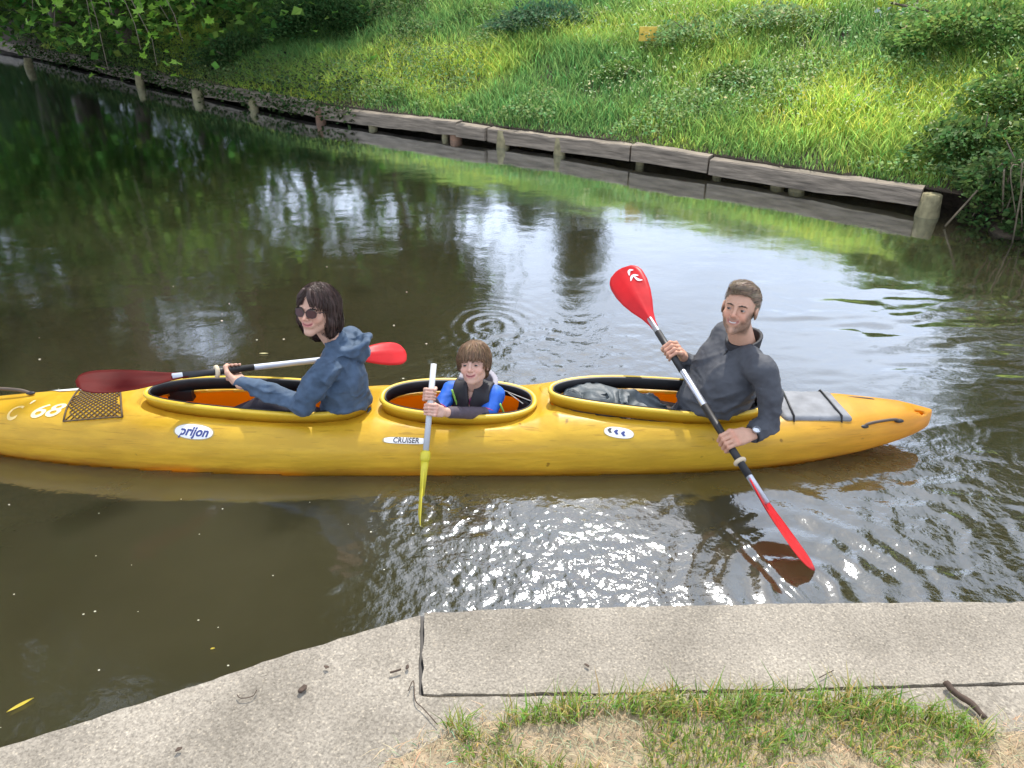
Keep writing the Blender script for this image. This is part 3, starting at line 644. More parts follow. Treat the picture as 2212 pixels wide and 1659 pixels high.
obj('ground', np.stack([gx, gy, gz], -1).reshape(-1, 3), np.stack([ii, ii+70, ii+71, ii+1], 1), mat('dry_soil', (.30, .235, .15), .95, .4, 30, .006, 90))['kind'] = 'structure'
r = np.random.default_rng(17); n = 46000; x = r.uniform(-.4, 2.2, n); y = r.uniform(.45, 1.32, n); d = lawn_d(x, y)
patch = noise2(x*5, y*5, 71); edgeb = np.exp(-((d-.025)/.03)**2)
keep = (d > -.008) & (patch+edgeb*.9*np.clip(.2+noise2(x*9, y*3, 73), 0, 1)+.25*np.clip(-x-.0, -.2, .3)+.6*np.clip(x-.85, 0, .5) > -.03); x, y, d, patch, eb = x[keep], y[keep], d[keep], patch[keep], edgeb[keep]
n = len(x); c = gcol(n, (.24, .37, .075), .25, r); yel = r.uniform(size=n) < .38; c[yel] = gcol(yel.sum(), (.50, .43, .16), .15, r)
h_ = (.024+.03*r.uniform(size=n)+.06*np.clip(eb, 0, 1)*r.uniform(size=n)+.01*np.clip(patch, 0, 1))
tag(link('grass', blades_mesh('lawn_grass', np.stack([x, y, np.full(n, ZQ-.003)], -1), h_, .0024+.0026*r.uniform(size=n), c, .6, 71), M_grass), 'short green grass tufts at the edge of the near paving', 'grass', kind='stuff')
n = 34000; x = r.uniform(-.4, 2.2, n); y = r.uniform(.45, 1.32, n); d = lawn_d(x, y); keep = (d > -.012) & (noise2(x*5, y*5, 71)-.3*edgeb[:1].sum()*0 < .45); x, y = x[keep], y[keep]; n = len(x)
c = gcol(n, (.62, .53, .35), .2, r); b_ = np.stack([x, y, np.full(n, ZQ+.006)+r.uniform(0, .012, n)], -1)
tag(link('straw', blades_mesh('straw', b_, r.uniform(.004, .016, n), .0018+.002*r.uniform(size=n), c, 2.6, 72), M_grass), 'dry straw and dead grass lying on the near lawn', 'straw', kind='stuff')
# litter on the paving
M_lit = mat('dead_leaf', (.07, .045, .03), .85, .4, 40)
def crumb(U, V, s, name, lab, seed, m=M_lit, cat='leaf', z=ZQ):
    c = P(U, V, z=z+.004); rr = np.random.default_rng(seed)
    v, f = sdf_mesh(lambda p: ell(p, c, (s, s*.5, s*.22), yawR(rr.uniform(0, 3)))+s*.25*vnoise(p/s*1.3, seed), c-s*1.6, c+s*1.6, s*.16)
    return tag(obj(name, v, f, m), lab, cat)
crumb(705, 1440, .010, 'dead_leaf', 'small dark curled leaf on the left slab, upper one of two', 1)
crumb(655, 1486, .013, 'dead_leaf', 'dark crumpled leaf on the left slab below the upper one', 2)
crumb(386, 1618, .01, 'dead_leaf', 'tiny dark scrap near the bottom left of the paving', 3)
crumb(880, 1440, .008, 'dead_leaf', 'tiny dark scrap just left of the slab joint', 4)
crumb(1268, 1437, .008, 'dead_leaf', 'tiny dark scrap in the middle of the right slab', 5)
crumb(1770, 1484, .014, 'dead_leaf', 'flat dark scrap lying along the long slab joint', 6)
def stick(pts, rad, lab, seed, name='twig'):
    p = [P(U, V, z=ZQ+rad+.003) for U, V in pts]; v, f = tube(smooth_pts(p, 4), rad, 6); return tag(obj(name, rough_shift(v, rad*.25, 60, seed), f, M_lit), lab, 'twig')
stick([(2042, 1474), (2065, 1497), (2098, 1520), (2128, 1552)], .0085, 'thick brown stick across the right slab joint by the grass', 1)
stick([(843, 1453), (866, 1446)], .0028, 'short straight twig left of the slab joint', 2)
stick([(882, 1492), (893, 1470), (897, 1512), (914, 1530), (945, 1565)], .0014, 'thin bent stalk lying over the slab corner', 3)
stick([(512, 1500), (520, 1508), (545, 1504), (555, 1490)], .0012, 'fine curled stalk on the left slab', 4)
stick([(1770, 1464), (1800, 1448)], .0014, 'thin grass stalk above the long slab joint', 5)
# floating things
c0 = P(45, 1525, z=.002)
M_yl = mat('yellow_leaf', (.55, .42, .03), .5, .15, 30, transl=.2)
def fleaf(c, ln, wd, a, lab, m, name='floating_leaf'):
    n = 9; V_ = []; 
    for i in range(n):
        s = i/(n-1); wv = wd*math.sin(math.pi*s)**.8
        for k in (-1, 0, 1): V_.append(c+yawR(a)@A((s-.5)*ln, k*wv/2, .003+.003*abs(k)))
    Fc = [(i*3+k, i*3+k+3, i*3+k+4, i*3+k+1) for i in range(n-1) for k in (0, 1)]
    return tag(obj(name, np.array(V_), Fc, m), lab, 'leaf')
fleaf(c0, .075, .013, .75, 'narrow yellow leaf floating at the lower left corner', M_yl)
fleaf(P(460, 1403, z=.002), .014, .007, .3, 'tiny yellow leaf floating left of the left slab', M_yl)
fleaf(P(570, 765, z=.002), .05, .012, 0, 'pale yellow leaf floating behind the red paddle shaft', mat('pale_leaf', (.5, .46, .22), .5, .1, 30))
r = np.random.default_rng(3); pts = []
for k in range(55):
    U, V = r.uniform(0, 1000), r.uniform(520, 1600)
    if V > 1330-(U-900)*.0 and U > 860-(V-1330)*2.2: continue
    pts.append(P(U, V, z=.003))
pts = np.array(pts); keep = hull_f(pts[:, 0], pts[:, 1], 0*pts[:, 0]) > .1; pts = pts[keep]
mb = MB()
for p_ in pts:
    s = r.uniform(.0018, .0045)*(1+(p_[1] > 3.3)*.6); a = r.uniform(0, 6.3, 6); a.sort(); mb.add([p_+A(s*math.cos(q), s*.8*math.sin(q), 0) for q in np.linspace(0, 5.3, 6)], [tuple(range(6))])
tag(mb.build('petals', mat('pale_petal', (.55, .52, .40), .7, .1), None, False), 'pale petals and specks of dust drifting on the dark water', 'petals', kind='stuff')
# ------------------------------------------------------------------ kayak
kay = tag(empty('kayak', (-.45, YC, 0)), 'long yellow three-seat kayak with three open cockpits', 'kayak')
def kay_mat(name, c1, c2, rough, transl, tcol):
    m = mat(name, c1, rough, .08, 3, transl=transl, tcol=tcol); t = m.node_tree; N = t.nodes.new; L = t.links.new
    p = [n for n in t.nodes if n.type == 'BSDF_PRINCIPLED'][0]; tc = [n for n in t.nodes if n.type == 'TEX_COORD'][0]
    base = p.inputs['Base Color'].links[0].from_socket
    sx = N('ShaderNodeSeparateXYZ'); L(tc.outputs['Object'], sx.inputs[0])
    mr = N('ShaderNodeMapRange'); mr.inputs['From Min'].default_value = .9; mr.inputs['From Max'].default_value = 1.9; L(sx.outputs[0], mr.inputs['Value'])
    mxx = N('ShaderNodeMixRGB'); mxx.inputs[2].default_value = (*c2, 1); L(mr.outputs[0], mxx.inputs[0]); L(base, mxx.inputs[1])
    # scuffs and grime: long scratches and stains
    mp = N('ShaderNodeMapping'); mp.inputs['Scale'].default_value = (1.2, 1, 7); L(tc.outputs['Object'], mp.inputs[0])
    n1 = N('ShaderNodeTexNoise'); n1.inputs['Scale'].default_value = 5; n1.inputs['Detail'].default_value = 8; n1.inputs['Roughness'].default_value = .7; L(mp.outputs[0], n1.inputs['Vector'])
    r1 = N('ShaderNodeValToRGB'); r1.color_ramp.elements[0].position = .42; r1.color_ramp.elements[1].position = .62; r1.color_ramp.elements[0].color = (.76, .74, .66, 1); r1.color_ramp.elements[1].color = (1, 1, 1, 1); L(n1.outputs[0], r1.inputs[0])
    n2 = N('ShaderNodeTexNoise'); n2.inputs['Scale'].default_value = 16; n2.inputs['Detail'].default_value = 2; L(tc.outputs['Object'], n2.inputs['Vector'])
    r2 = N('ShaderNodeValToRGB'); r2.color_ramp.elements[0].position = .235; r2.color_ramp.elements[1].position = .27; r2.color_ramp.elements[0].color = (.25, .22, .12, 1); r2.color_ramp.elements[1].color = (1, 1, 1, 1); L(n2.outputs[0], r2.inputs[0])
    a = N('ShaderNodeMixRGB'); a.blend_type = 'MULTIPLY'; a.inputs[0].default_value = .75; b = N('ShaderNodeMixRGB'); b.blend_type = 'MULTIPLY'; b.inputs[0].default_value = .8
    L(mxx.outputs[0], a.inputs[1]); L(r1.outputs[0], a.inputs[2]); L(a.outputs[0], b.inputs[1]); L(r2.outputs[0], b.inputs[2]); L(b.outputs[0], p.inputs['Base Color'])
    mp3 = N('ShaderNodeMapping'); mp3.inputs['Scale'].default_value = (2.5, 1, 55); mp3.inputs['Rotation'].default_value = (0, .03, 0); L(tc.outputs['Object'], mp3.inputs[0])
    n3 = N('ShaderNodeTexNoise'); n3.inputs['Scale'].default_value = 3; n3.inputs['Detail'].default_value = 4; L(mp3.outputs[0], n3.inputs['Vector'])
    r3 = N('ShaderNodeValToRGB'); r3.color_ramp.elements[0].position = .33; r3.color_ramp.elements[1].position = .37; r3.color_ramp.elements[0].color = (.55, .5, .38, 1); r3.color_ramp.elements[1].color = (1, 1, 1, 1); L(n3.outputs[0], r3.inputs[0])
    c3 = N('ShaderNodeMixRGB'); c3.blend_type = 'MULTIPLY'; c3.inputs[0].default_value = .6; L(b.outputs[0], c3.inputs[1]); L(r3.outputs[0], c3.inputs[2])
    mz = N('ShaderNodeMapRange'); mz.inputs['From Min'].default_value = .012; mz.inputs['From Max'].default_value = .05; nadd = N('ShaderNodeMath'); nadd.operation = 'MULTIPLY_ADD'; nadd.inputs[1].default_value = .05; L(n1.outputs[0], nadd.inputs[0]); zz_ = N('ShaderNodeMath'); zz_.operation = 'SUBTRACT'; zz_.inputs[1].default_value = .025; L(sx.outputs[2], zz_.inputs[0]); L(zz_.outputs[0], nadd.inputs[2]); L(nadd.outputs[0], mz.inputs['Value'])
    r4 = N('ShaderNodeMixRGB'); r4.inputs[1].default_value = (.62, .50, .36, 1); r4.inputs[2].default_value = (1, 1, 1, 1); L(mz.outputs[0], r4.inputs[0]); c4 = N('ShaderNodeMixRGB'); c4.blend_type = 'MULTIPLY'; c4.inputs[0].default_value = 1; L(c3.outputs[0], c4.inputs[1]); L(r4.outputs[0], c4.inputs[2]); L(c4.outputs[0], p.inputs['Base Color'])
    mrr = N('ShaderNodeMapRange'); mrr.inputs['To Min'].default_value = rough-.1; mrr.inputs['To Max'].default_value = rough+.2; L(n1.outputs[0], mrr.inputs['Value']); L(mrr.outputs[0], p.inputs['Roughness'])
    bp = N('ShaderNodeBump'); bp.inputs['Distance'].default_value = .0015; L(n1.outputs[0], bp.inputs['Height']); L(bp.outputs[0], p.inputs['Normal'])
    return m
M_hull = kay_mat('yellow_plastic', (.74, .475, .03), (.76, .34, .02), .34, .28, (.95, .55, .03))
M_in = mat('glow_orange_inside', (.85, .30, .012), .5, .1, 6, transl=.5, tcol=(1, .42, .01))  # inside of the yellow plastic; sun glowing through is put into this orange
h = .0075; lo = A(XB-.03, YC-.30, -.14); n = np.ceil((A(XS+.03, YC+.30, .30)-lo)/h).astype(int)
gx = lo[0]+h*np.arange(n[0]); gy = lo[1]+h*np.arange(n[1]); gz = lo[2]+h*np.arange(n[2])
X3, Y3, Z3 = np.meshgrid(gx, gy, gz, indexing='ij', sparse=True)
X3, Y3, Z3 = np.broadcast_arrays(X3, Y3, Z3)
def dist(f):
    g = np.gradient(f, h); return f/np.maximum(np.sqrt(g[0]**2+g[1]**2+g[2]**2), 1.2)
fo = dist(hull_f(X3, Y3, Z3).astype(np.float32)); fi = dist(hull_f(X3, Y3, Z3, .018).astype(np.float32))
end = np.maximum(XB+.004-X3, X3-XS+.004)
op = np.minimum.reduce([ck_in(c, X3, Y3, -.004) for c in CK]); op = np.maximum(op, .06-Z3)
D = np.maximum(np.maximum(fo, -fi), end); D = np.maximum(D, -op)
# carrying slot near the stern tip and scupper
sc = P(1982, 893, z=.165)
D = np.maximum(D, -(np.sqrt(((X3-sc[0])/.035)**2+((Y3-sc[1])/.012)**2+((Z3-sc[2])/.012)**2)-1)*.012)
v, q = nets(D, lo, h)
v0 = v[q].mean(1); ff = hull_f(v0[:, 0], v0[:, 1], v0[:, 2], .009); opc = np.minimum.reduce([ck_in(c, v0[:, 0], v0[:, 1], -.004) for c in CK])
mi = ((ff < 0) & (v0[:, 0] > XB+.03) & (v0[:, 0] < XS-.03)).astype(int)
hull = obj('hull', v, q, [M_hull, M_in], kay, mi=mi)
HB = BVHTree.FromPolygons(v.tolist(), q.tolist())
def drape(pts, d, off=.0015):
    out = []
    d = Vector(d).normalized()
    for p in pts:
        hit = HB.ray_cast(Vector(p), d)
        if hit[0] is None: hit = HB.find_nearest(Vector(p))
        nn = hit[1] if hit[1].dot(d) < 0 else -hit[1]; out.append(np.array(hit[0]+nn*off))
    return np.array(out)
M_cream = mat('yellow_rim', (.70, .46, .035), .4, .1, 8); M_blk = mat('black_matt', (.018, .017, .018), .5, .3, 20)
prof = [(-.009, -.034), (-.012, -.004), (-.006, .006), (.003, .009), (.011, .005), (.013, -.004), (.006, -.010), (.003, -.05)]
M_seat = mat('black_seat', (.03, .03, .033), .6, .3, 20)
for c in CK:
    cv = ck_curve(c); n = len(cv); V_ = []
    for i in range(n):
        t = norm((cv[(i+1) % n]-cv[i-1])*A(1, 1, 0)); nn = A(t[1], -t[0], 0)
        for o_, z_ in prof: V_.append(cv[i]+nn*o_+A(0, 0, z_))
    k = len(prof); Fc = [(i*k+j, i*k+(j+1) % k, ((i+1) % n)*k+(j+1) % k, ((i+1) % n)*k+j) for i in range(n) for j in range(k)]
    rim = obj('coaming', np.array(V_), Fc, M_cream, kay)
    V_ = []
    for i in range(n):
        t = norm((cv[(i+1) % n]-cv[i-1])*A(1, 1, 0)); nn = A(t[1], -t[0], 0)
        for o_, z_ in ((-.014, -.05), (-.017, .002), (-.011, .009), (-.0095, -.05)): V_.append(cv[i]+nn*o_+A(0, 0, z_))
    Fc = [(i*4+j, i*4+(j+1) % 4, ((i+1) % n)*4+(j+1) % 4, ((i+1) % n)*4+j) for i in range(n) for j in range(4)]
    obj('dark_lining', np.array(V_), Fc, M_blk, rim)  # plain black band round the inner face of the rim
def seat(x, y, wd, back_h, lean):
    v_, f_ = sdf_mesh(lambda p: smax(ell(p, (x-.12, y, -.06), (.2, wd, .05)), -ell(p, (x-.12, y, -.02), (.17, wd-.03, .04)), .01), (x-.35, y-wd-.02, -.13), (x+.1, y+wd+.02, .0), .01)
    s = obj('seat', v_, f_, M_seat, kay)
    def bk(p):
        ql = p-A(x+.08+lean*.5, y, .08+back_h*.3); curve = (np.abs(ql[:, 1])/wd)**2*.05
        return box(np.stack([ql[:, 0]+curve-lean*ql[:, 2]*1.2, ql[:, 1], ql[:, 2]], 1), (0, 0, 0), (.014, wd, back_h), .012)
    v_, f_ = sdf_mesh(bk, (x-.15, y-wd-.02, -.09), (x+.3, y+wd+.02, .3), .009); obj('seat_back', v_, f_, M_seat, kay)
seat(-.80, YC, .10, .075, .05); seat(-.05, YC, .10, .075, .1); seat(.96, YC, .10, .075, .1)
# small inside fittings
V_, F_ = boxVF(P(392, 852, y=3.03), (.055, .02, .025)); obj('foot_brace', V_, F_, M_blk, kay, False)
for a, b in (((1097, 848), (1130, 872)), ((1085, 842), (1146, 866))):
    v_, f_ = tube([P(*a, y=3.03), P(*b, y=2.93)], .0022, 5); obj('seat_cord', v_, f_, mat('cord', (.45, .42, .38), .7), kay)
# carry handles
def handle(a, b, lift, rad, nm='carry_handle'):
    a, b = np.array(a), np.array(b); m = [a, a+(b-a)*.14+A(0, 0, lift*.8), (a+b)/2+A(0, 0, lift), b-(b-a)*.14+A(0, 0, lift*.8), b]
    v_, f_ = tube(smooth_pts(m, 5), rad, 7); o = obj(nm, v_, f_, M_hand, kay)
    for e in (a, b):
        v_, f_ = sdf_mesh(lambda p: ell(p, e, (.022, .012, .008)), e-.03, e+.03, .004); obj('handle_foot', v_, f_, M_blk, o)
M_hand = mat('brown_handle', (.09, .065, .045), .6, .3, 20)
handle(P(1866, 921, y=2.815), P(1942, 909, y=2.845), .014, .0065); handle(P(1815, 862, y=3.02), P(1893, 868, y=2.99), .014, .0055)
handle(P(-120, 842, y=3.0), P(66, 849, y=3.0), .018, .008)
# white patch on the far side of the bow deck
pc = [P(U, V, y=y_) for U, V, y_ in ((100, 838, 3.07), (130, 849, 3.02), (235, 849, 3.02), (250, 838, 3.07))]
g = []; 
for i in range(9):
    for j in range(4): g.append((pc[0]*(1-j/3)+pc[1]*j/3)*(1-i/8)+(pc[3]*(1-j/3)+pc[2]*j/3)*i/8+A(0, 0, .15))
obj('deck_patch', drape(g, (0, 0, -1), .004), [(i*4+j, i*4+j+1, i*4+j+5, i*4+j+4) for i in range(8) for j in range(3)], mat('white_patch', (.62, .64, .60), .5, .1), kay)
# deck net: woven cords over the bow deck
M_net = mat('net_cord', (.10, .065, .03), .8, .3, 40)
nc = [P(172, 846, y=3.03), P(262, 846, y=3.03), P(263, 894, y=2.80), P(132, 892, y=2.80)]
def npt(u, w_): return (nc[0]*(1-u)+nc[1]*u)*(1-w_)+(nc[3]*(1-u)+nc[2]*u)*w_
net = empty('deck_net', (0, 0, 0)); net.parent = kay; net.matrix_parent_inverse = Matrix.Translation(-Vector(kay.location))
def cordm(pl, rad, mb_):
    q = drape([p+A(0, 0, .2) for p in pl], (0, 0, -1), rad*1.2); mb_.add(*tube(q, rad, 4))
mb = MB()
for k in range(-9, 19):
    for sg in (1, -1):
        pl = []
        for s in np.linspace(0, 1, 12):
            u = k/10+ (s*.95 if sg > 0 else (.95-s*.95)) ; 
            if 0 <= u <= 1: pl.append(npt(u, s))
        if len(pl) > 2: cordm(pl, .0026, mb)
o = mb.build('net_mesh', M_net, net); o['kind'] = 'stuff'
mb = MB()
for a, b in (((0, 0), (1, 0)), ((1, 0), (1, 1)), ((1, 1), (0, 1)), ((0, 1), (0, 0))): cordm([npt(a[0]*(1-s)+b[0]*s, a[1]*(1-s)+b[1]*s) for s in np.linspace(0, 1, 10)], .0042, mb)
mb.build('net_border', M_net, net)
mb = MB(); cordm([P(262, 846, y=3.03)*(1-s)+P(345, 838, y=3.06)*s for s in np.linspace(0, 1, 9)], .003, mb); mb.build('deck_line', M_net, kay)
# lettering draped on the plastic
def text_pts(s, size, shear=0, bold=0):
    cu = bpy.data.curves.new('t', 'FONT'); cu.body = s; cu.size = size; cu.shear = shear; cu.offset = bold; cu.align_x = 'CENTER'; cu.align_y = 'CENTER'; cu.resolution_u = 4
    o = bpy.data.objects.new('t', cu); COL.objects.link(o); dg = bpy.context.evaluated_depsgraph_get(); me = bpy.data.meshes.new_from_object(o.evaluated_get(dg))
    V_ = [tuple(v.co) for v in me.vertices]; Fc = [tuple(p.vertices) for p in me.polygons]; bpy.data.objects.remove(o); bpy.data.meshes.remove(me); return np.array(V_), Fc
def side_decal(name, c, V2, Fc, m, parent, off, ang=0, ysc=1):
    ca, sa = math.cos(ang), math.sin(ang); ex = A(1, 0, 0); ez = norm(A(0, .45, .9))
    base = np.array(c)+A(0, -.25, .1)
    pl = [base+ex*(x*ca-y*sa)+ez*(x*sa+y*ca)*ysc for x, y in V2[:, :2]]
    return obj(name, drape(pl, (0, .9, -.45), off), Fc, m, parent, False)
def oval(rx, ry, n=30, p=2.0):
    V_ = [(0, 0)]; Fc = []; K = 4
    for k in range(1, K+1):
        for i in range(n):
            a = 2*math.pi*i/n; V_.append((rx*k/K*math.copysign(abs(math.cos(a))**(2/p), math.cos(a)), ry*k/K*math.copysign(abs(math.sin(a))**(2/p), math.sin(a))))
    for i in range(n): Fc.append((0, 1+i, 1+(i+1) % n))
    for k in range(1, K):
        for i in range(n): a = 1+(k-1)*n+i; b = 1+(k-1)*n+(i+1) % n; Fc.append((a, a+n, b+n, b))
    return np.array(V_), Fc
M_wst = mat('white_sticker', (.74, .72, .70), .4, .04); M_blue = mat('blue_ink', (.035, .05, .19), .4, .05); M_dk = mat('dark_ink', (.05, .05, .055), .5, .1)
def hit_side(U, V):
    d = ray(U, V); hh_ = HB.ray_cast(Vector((0, 0, CAMH)), Vector(d).normalized()); return np.array(hh_[0])
def sticker(U, V, rx, ry, ang, txt, tsz, tm, shear=.2, p=2.0, bold=.001, ysc=1.0, rim=True):
    c = hit_side(U, V); dd_ = norm(A(0, .9, -.45)); c = c-dd_*.0
    cc = c-A(0, -.25, .1)+A(0, -.25, .1)   # centre on the hull
    c2 = c - dd_*.28/1.0 - A(0, -.25, .1)
    st = None
    if rim:
        V2, Fc = oval(rx*1.08, ry*1.16, 30, p); st = side_decal('sticker', c2, V2, Fc, M_dkrim, kay, .0012, ang)
        V2, Fc = oval(rx, ry, 30, p); side_decal('sticker_face', c2, V2, Fc, M_wst, st, .0020, ang)
    V2, Fc = text_pts(txt, tsz, shear, bold); side_decal('lettering', c2, V2, Fc, tm, st or kay, .0030, ang, ysc); return c2, st
M_dkrim = mat('sticker_rim', (.42, .30, .08), .5)
sticker(419, 933, .082, .029, -.09, 'prijon', .052, M_blue, .25, 2.2, .0016)
V2r = sticker(877, 952, .094, .0125, -.03, 'CRUISER', .029, M_dk, .1, 3.5, .0006, 1)
c2, st = (lambda r_: r_)(None) if False else (None, None)
c = hit_side(1337, 935); c2 = c-norm(A(0, .9, -.45))*.28-A(0, -.25, .1)
V2, Fc = oval(.066, .0235, 30, 2.4); st = side_decal('sticker', c2, V2, Fc, M_dkrim, kay, .0012, -.13)
V2, Fc = oval(.062, .021, 30, 2.4); side_decal('sticker_face', c2, V2, Fc, M_wst, st, .002, -.13)
for i, cx in enumerate((-.040, -.012, .018)):
    V2 = np.array([(cx-.011, .002), (cx-.001, .011), (cx+.009, .010), (cx+.004, .001), (cx+.011, -.007), (cx, -.009)])+A(0, .003*(1-i)); side_decal('emblem_shape', c2, V2, [(0, 1, 2, 3), (0, 3, 4, 5)], M_blue if i else M_dk, st, .003, -.13)
# registration number on the bow deck
def deck_text(s, a, b, hgt, m, nm):
    V2, Fc = text_pts(s, hgt, .25, .0018); wdt = V2[:, 0].max()-V2[:, 0].min(); L_ = np.linalg.norm(b-a); sx = L_/wdt
    pl = [a+(b-a)*((x-V2[:, 0].min())/wdt)+A(0, y*1.0, 0)+A(0, 0, .2) for x, y in V2[:, :2]]
    obj(nm, drape(pl, (0, 0, -1), .002), Fc, m, kay, False)
M_num = mat('faded_number', (.82, .68, .40), .5, .2, 60)
deck_text('68', P(66, 877, y=2.86), P(136, 879, y=2.86), .105, M_num, 'number')
deck_text('C', P(12, 877, y=2.86), P(40, 877, y=2.86), .105, mat('fainter_number', (.76, .54, .18), .5, .2, 60), 'letter')
deck_text("'", P(58, 872, y=2.9), P(66, 872, y=2.9), .1, M_num, 'mark')
# cushion strapped on the stern deck
pad = tag(empty('deck_pad', tuple(P(1755, 880, y=2.92))), 'grey-white padded cushion strapped behind the rear cockpit', 'cushion')
cs = [P(1668, 846, y=3.06), P(1793, 852, y=3.06), P(1822, 903, y=2.825), P(1698, 901, y=2.825)]
pcn = np.mean(cs, 0); zt = np.mean([c[2] for c in cs]); ux = norm((cs[1]-cs[0])*A(1, 1, 0)); PR = np.stack([ux, np.cross([0, 0, 1], ux), A(0, 0, 1)], 1)
def padf(p):
    q = p-A(pcn[0], pcn[1], zt-.014); xs_ = q[:, 0]+.25*q[:, 1]*-.35
    return box(np.stack([q[:, 0]-(-q[:, 1])*.10, q[:, 1], q[:, 2]], 1), (0, 0, 0), (.150+.0, .118, .024), .02)+.0022*fbm(p*28, 2, 3)
v_, f_ = sdf_mesh(padf, A(pcn[0]-.22, pcn[1]-.16, zt-.07), A(pcn[0]+.22, pcn[1]+.16, zt+.05), .006)
gz_ = v_[f_].mean(1)[:, 2]; obj('cushion', v_, f_, [mat('pad_top', (.21, .215, .225), .7, .3, 14, .002, 40), mat('pad_side', (.17, .165, .15), .7, .2, 20)], pad, mi=(gz_ < zt-.004).astype(int))
for U0, V0, U1, V1 in ((1690, 843, 1712, 915), (1772, 842, 1818, 902)):
    a, b = P(U0, V0, y=3.05), P(U1, V1, y=2.83); a[2] = b[2] = zt+.014
    v_, f_ = tube([a+A(-.01, .03, -.05), a, (a+b)/2+A(0, 0, .002), b, b+A(.002, -.016, -.05)], .0042, 6); obj('strap', v_, f_, M_blk, pad)
# crumpled grey jacket stuffed into the rear cockpit
jc = P(1310, 852, y=2.95); 
def jf(p):
    d = ell(p, (.36, 2.945, .185), (.165, .115, .075)); d = smin(d, ell(p, (.56, 2.93, .16), (.13, .10, .06)), .05)
    q = p*A(9, 11, 14); w_ = np.stack([vnoise(q*.6, 1), vnoise(q*.6+9, 2), vnoise(q*.6+20, 3)], -1)
    rd = 1-np.abs(vnoise(q+w_*1.6, 5)); rd2 = 1-np.abs(vnoise(q*2.1+w_*2, 6)); return smax(d-.036*(rd**3-.35)-.012*(rd2**3-.3), -np.maximum(-ck_in(CK[2], p[:, 0], p[:, 1], -.014), p[:, 2]-.262), .006)
v_, f_ = sdf_mesh(jf, (.12, 2.78, .06), (.76, 3.1, .33), .005)
tag(obj('jacket', v_, f_, mat('grey_raincoat', (.085, .10, .105), .55, .5, 12, .002, 60)), 'crumpled dark grey raincoat stuffed in the rear cockpit', 'jacket')
# ------------------------------------------------------------------ people
M_skin = mat('skin', attr=True, rough=.5, var=.06, scale=60, sss=.05, bump=.0005, bscale=220, spec=.35)
M_hair = mat('hair', attr=True, rough=.5, var=.15, scale=60, spec=.35)
M_eye = mat('eye', attr=True, rough=.12, var=0)
def frame(fwd, up=(0, 0, 1)):
    f = norm(fwd); r_ = norm(np.cross(f, up)); return np.stack([r_, f, np.cross(r_, f)], 1)
def head_sdf(p, k):
    X = np.abs(p[:, 0]); q = np.column_stack([X, p[:, 1], p[:, 2]]); J = k.get('jaw', 1); ch = k.get('child', 0)
    d = ell(q, (0, -.016, .032), (.0735, .092, .083))
    d = smin(d, ell(q, (0, .022, -.030), (.060*J, .064, .076)), .03)
    d = smin(d, cap(q, (.046*J, .002, -.058), (.008, .066, -.097+.012*ch), .017, .016), .025)
    d = smin(d, ell(q, (0, .066, -.100+.012*ch), (.020*J, .016, .015)), .015)
    d = smin(d, ell(q, (.036, .058, -.030+.002*ch), (.024, .020, .022)), .018)          # cheek
    d = smin(d, cap(q, (.010, .083, .020), (.038, .070, .022), .0085*(1-.4*ch)), .012)     # brow
    d = smax(d, -ell(q, (.031, .096, .002), (.0175, .016, .0125)), .010)                # socket
    lid = ell(q, (.031, .071, .001), (.0145, .0145, .0125)); lid = smax(lid, -ell(q, (.0315, .09, .0005), (.0125, .02, k.get('eye', .0040))), .0015)
    d = smin(d, lid, .004)
    n = 1-.3*ch
    d = smin(d, cap(q, (0, .084, .010), (0, .084+.022*n, -.024), .0065, .0095), .010)
    d = smin(d, ell(q, (0, .086+.022*n, -.026), (.0105, .010, .0085)), .006)
    d = smin(d, ell(q, (.0105, .082+.014*n, -.030), (.0065, .009, .0065)), .005)
    # smiling mouth: lips following a raised arc, crease between
    zm = -.0595+X*X*13; yl = .0865-X*X*14
    m = np.minimum(1, X/.026)
    d = smin(d, ell(q, (0, .077, -.060), (.030, .014, .018)), .012)
    lip = np.sqrt(((q[:, 2]-zm-.0042)/.9)**2+(q[:, 1]-yl)**2)-.0048*(1-m**3); d = smin(d, lip, .004)
    lip = np.sqrt(((q[:, 2]-zm+.0055)/1.)**2+(q[:, 1]-yl+.001)**2)-.0056*(1-m**3); d = smin(d, lip, .004)
    cr = np.maximum(np.sqrt((q[:, 2]-zm)**2*1.5+(q[:, 1]-yl-.004)**2)-.0042, X-.026); d = smax(d, -cr, .002)
    fold = np.sqrt((q[:, 0]-.022-(-.03-q[:, 2])*.45)**2+(q[:, 1]-.083)**2)-.004; fold = np.maximum(fold, np.abs(q[:, 2]+.043)-.014); d = smax(d, -fold-.0018, .006)
    # ears
    e = ell(q, (.0775, -.006, -.006), (.008, .019, .031), None); e = smax(e, -ell(q, (.086, -.003, -.004), (.006, .010, .019)), .004)
    d = smin(d, e, .006)
    nk = k['neck']; d = smin(d, cap(p, (0, -.022, -.06), nk, k.get('nr', .052), k.get('nr', .052)*1.1), .02)
    return d
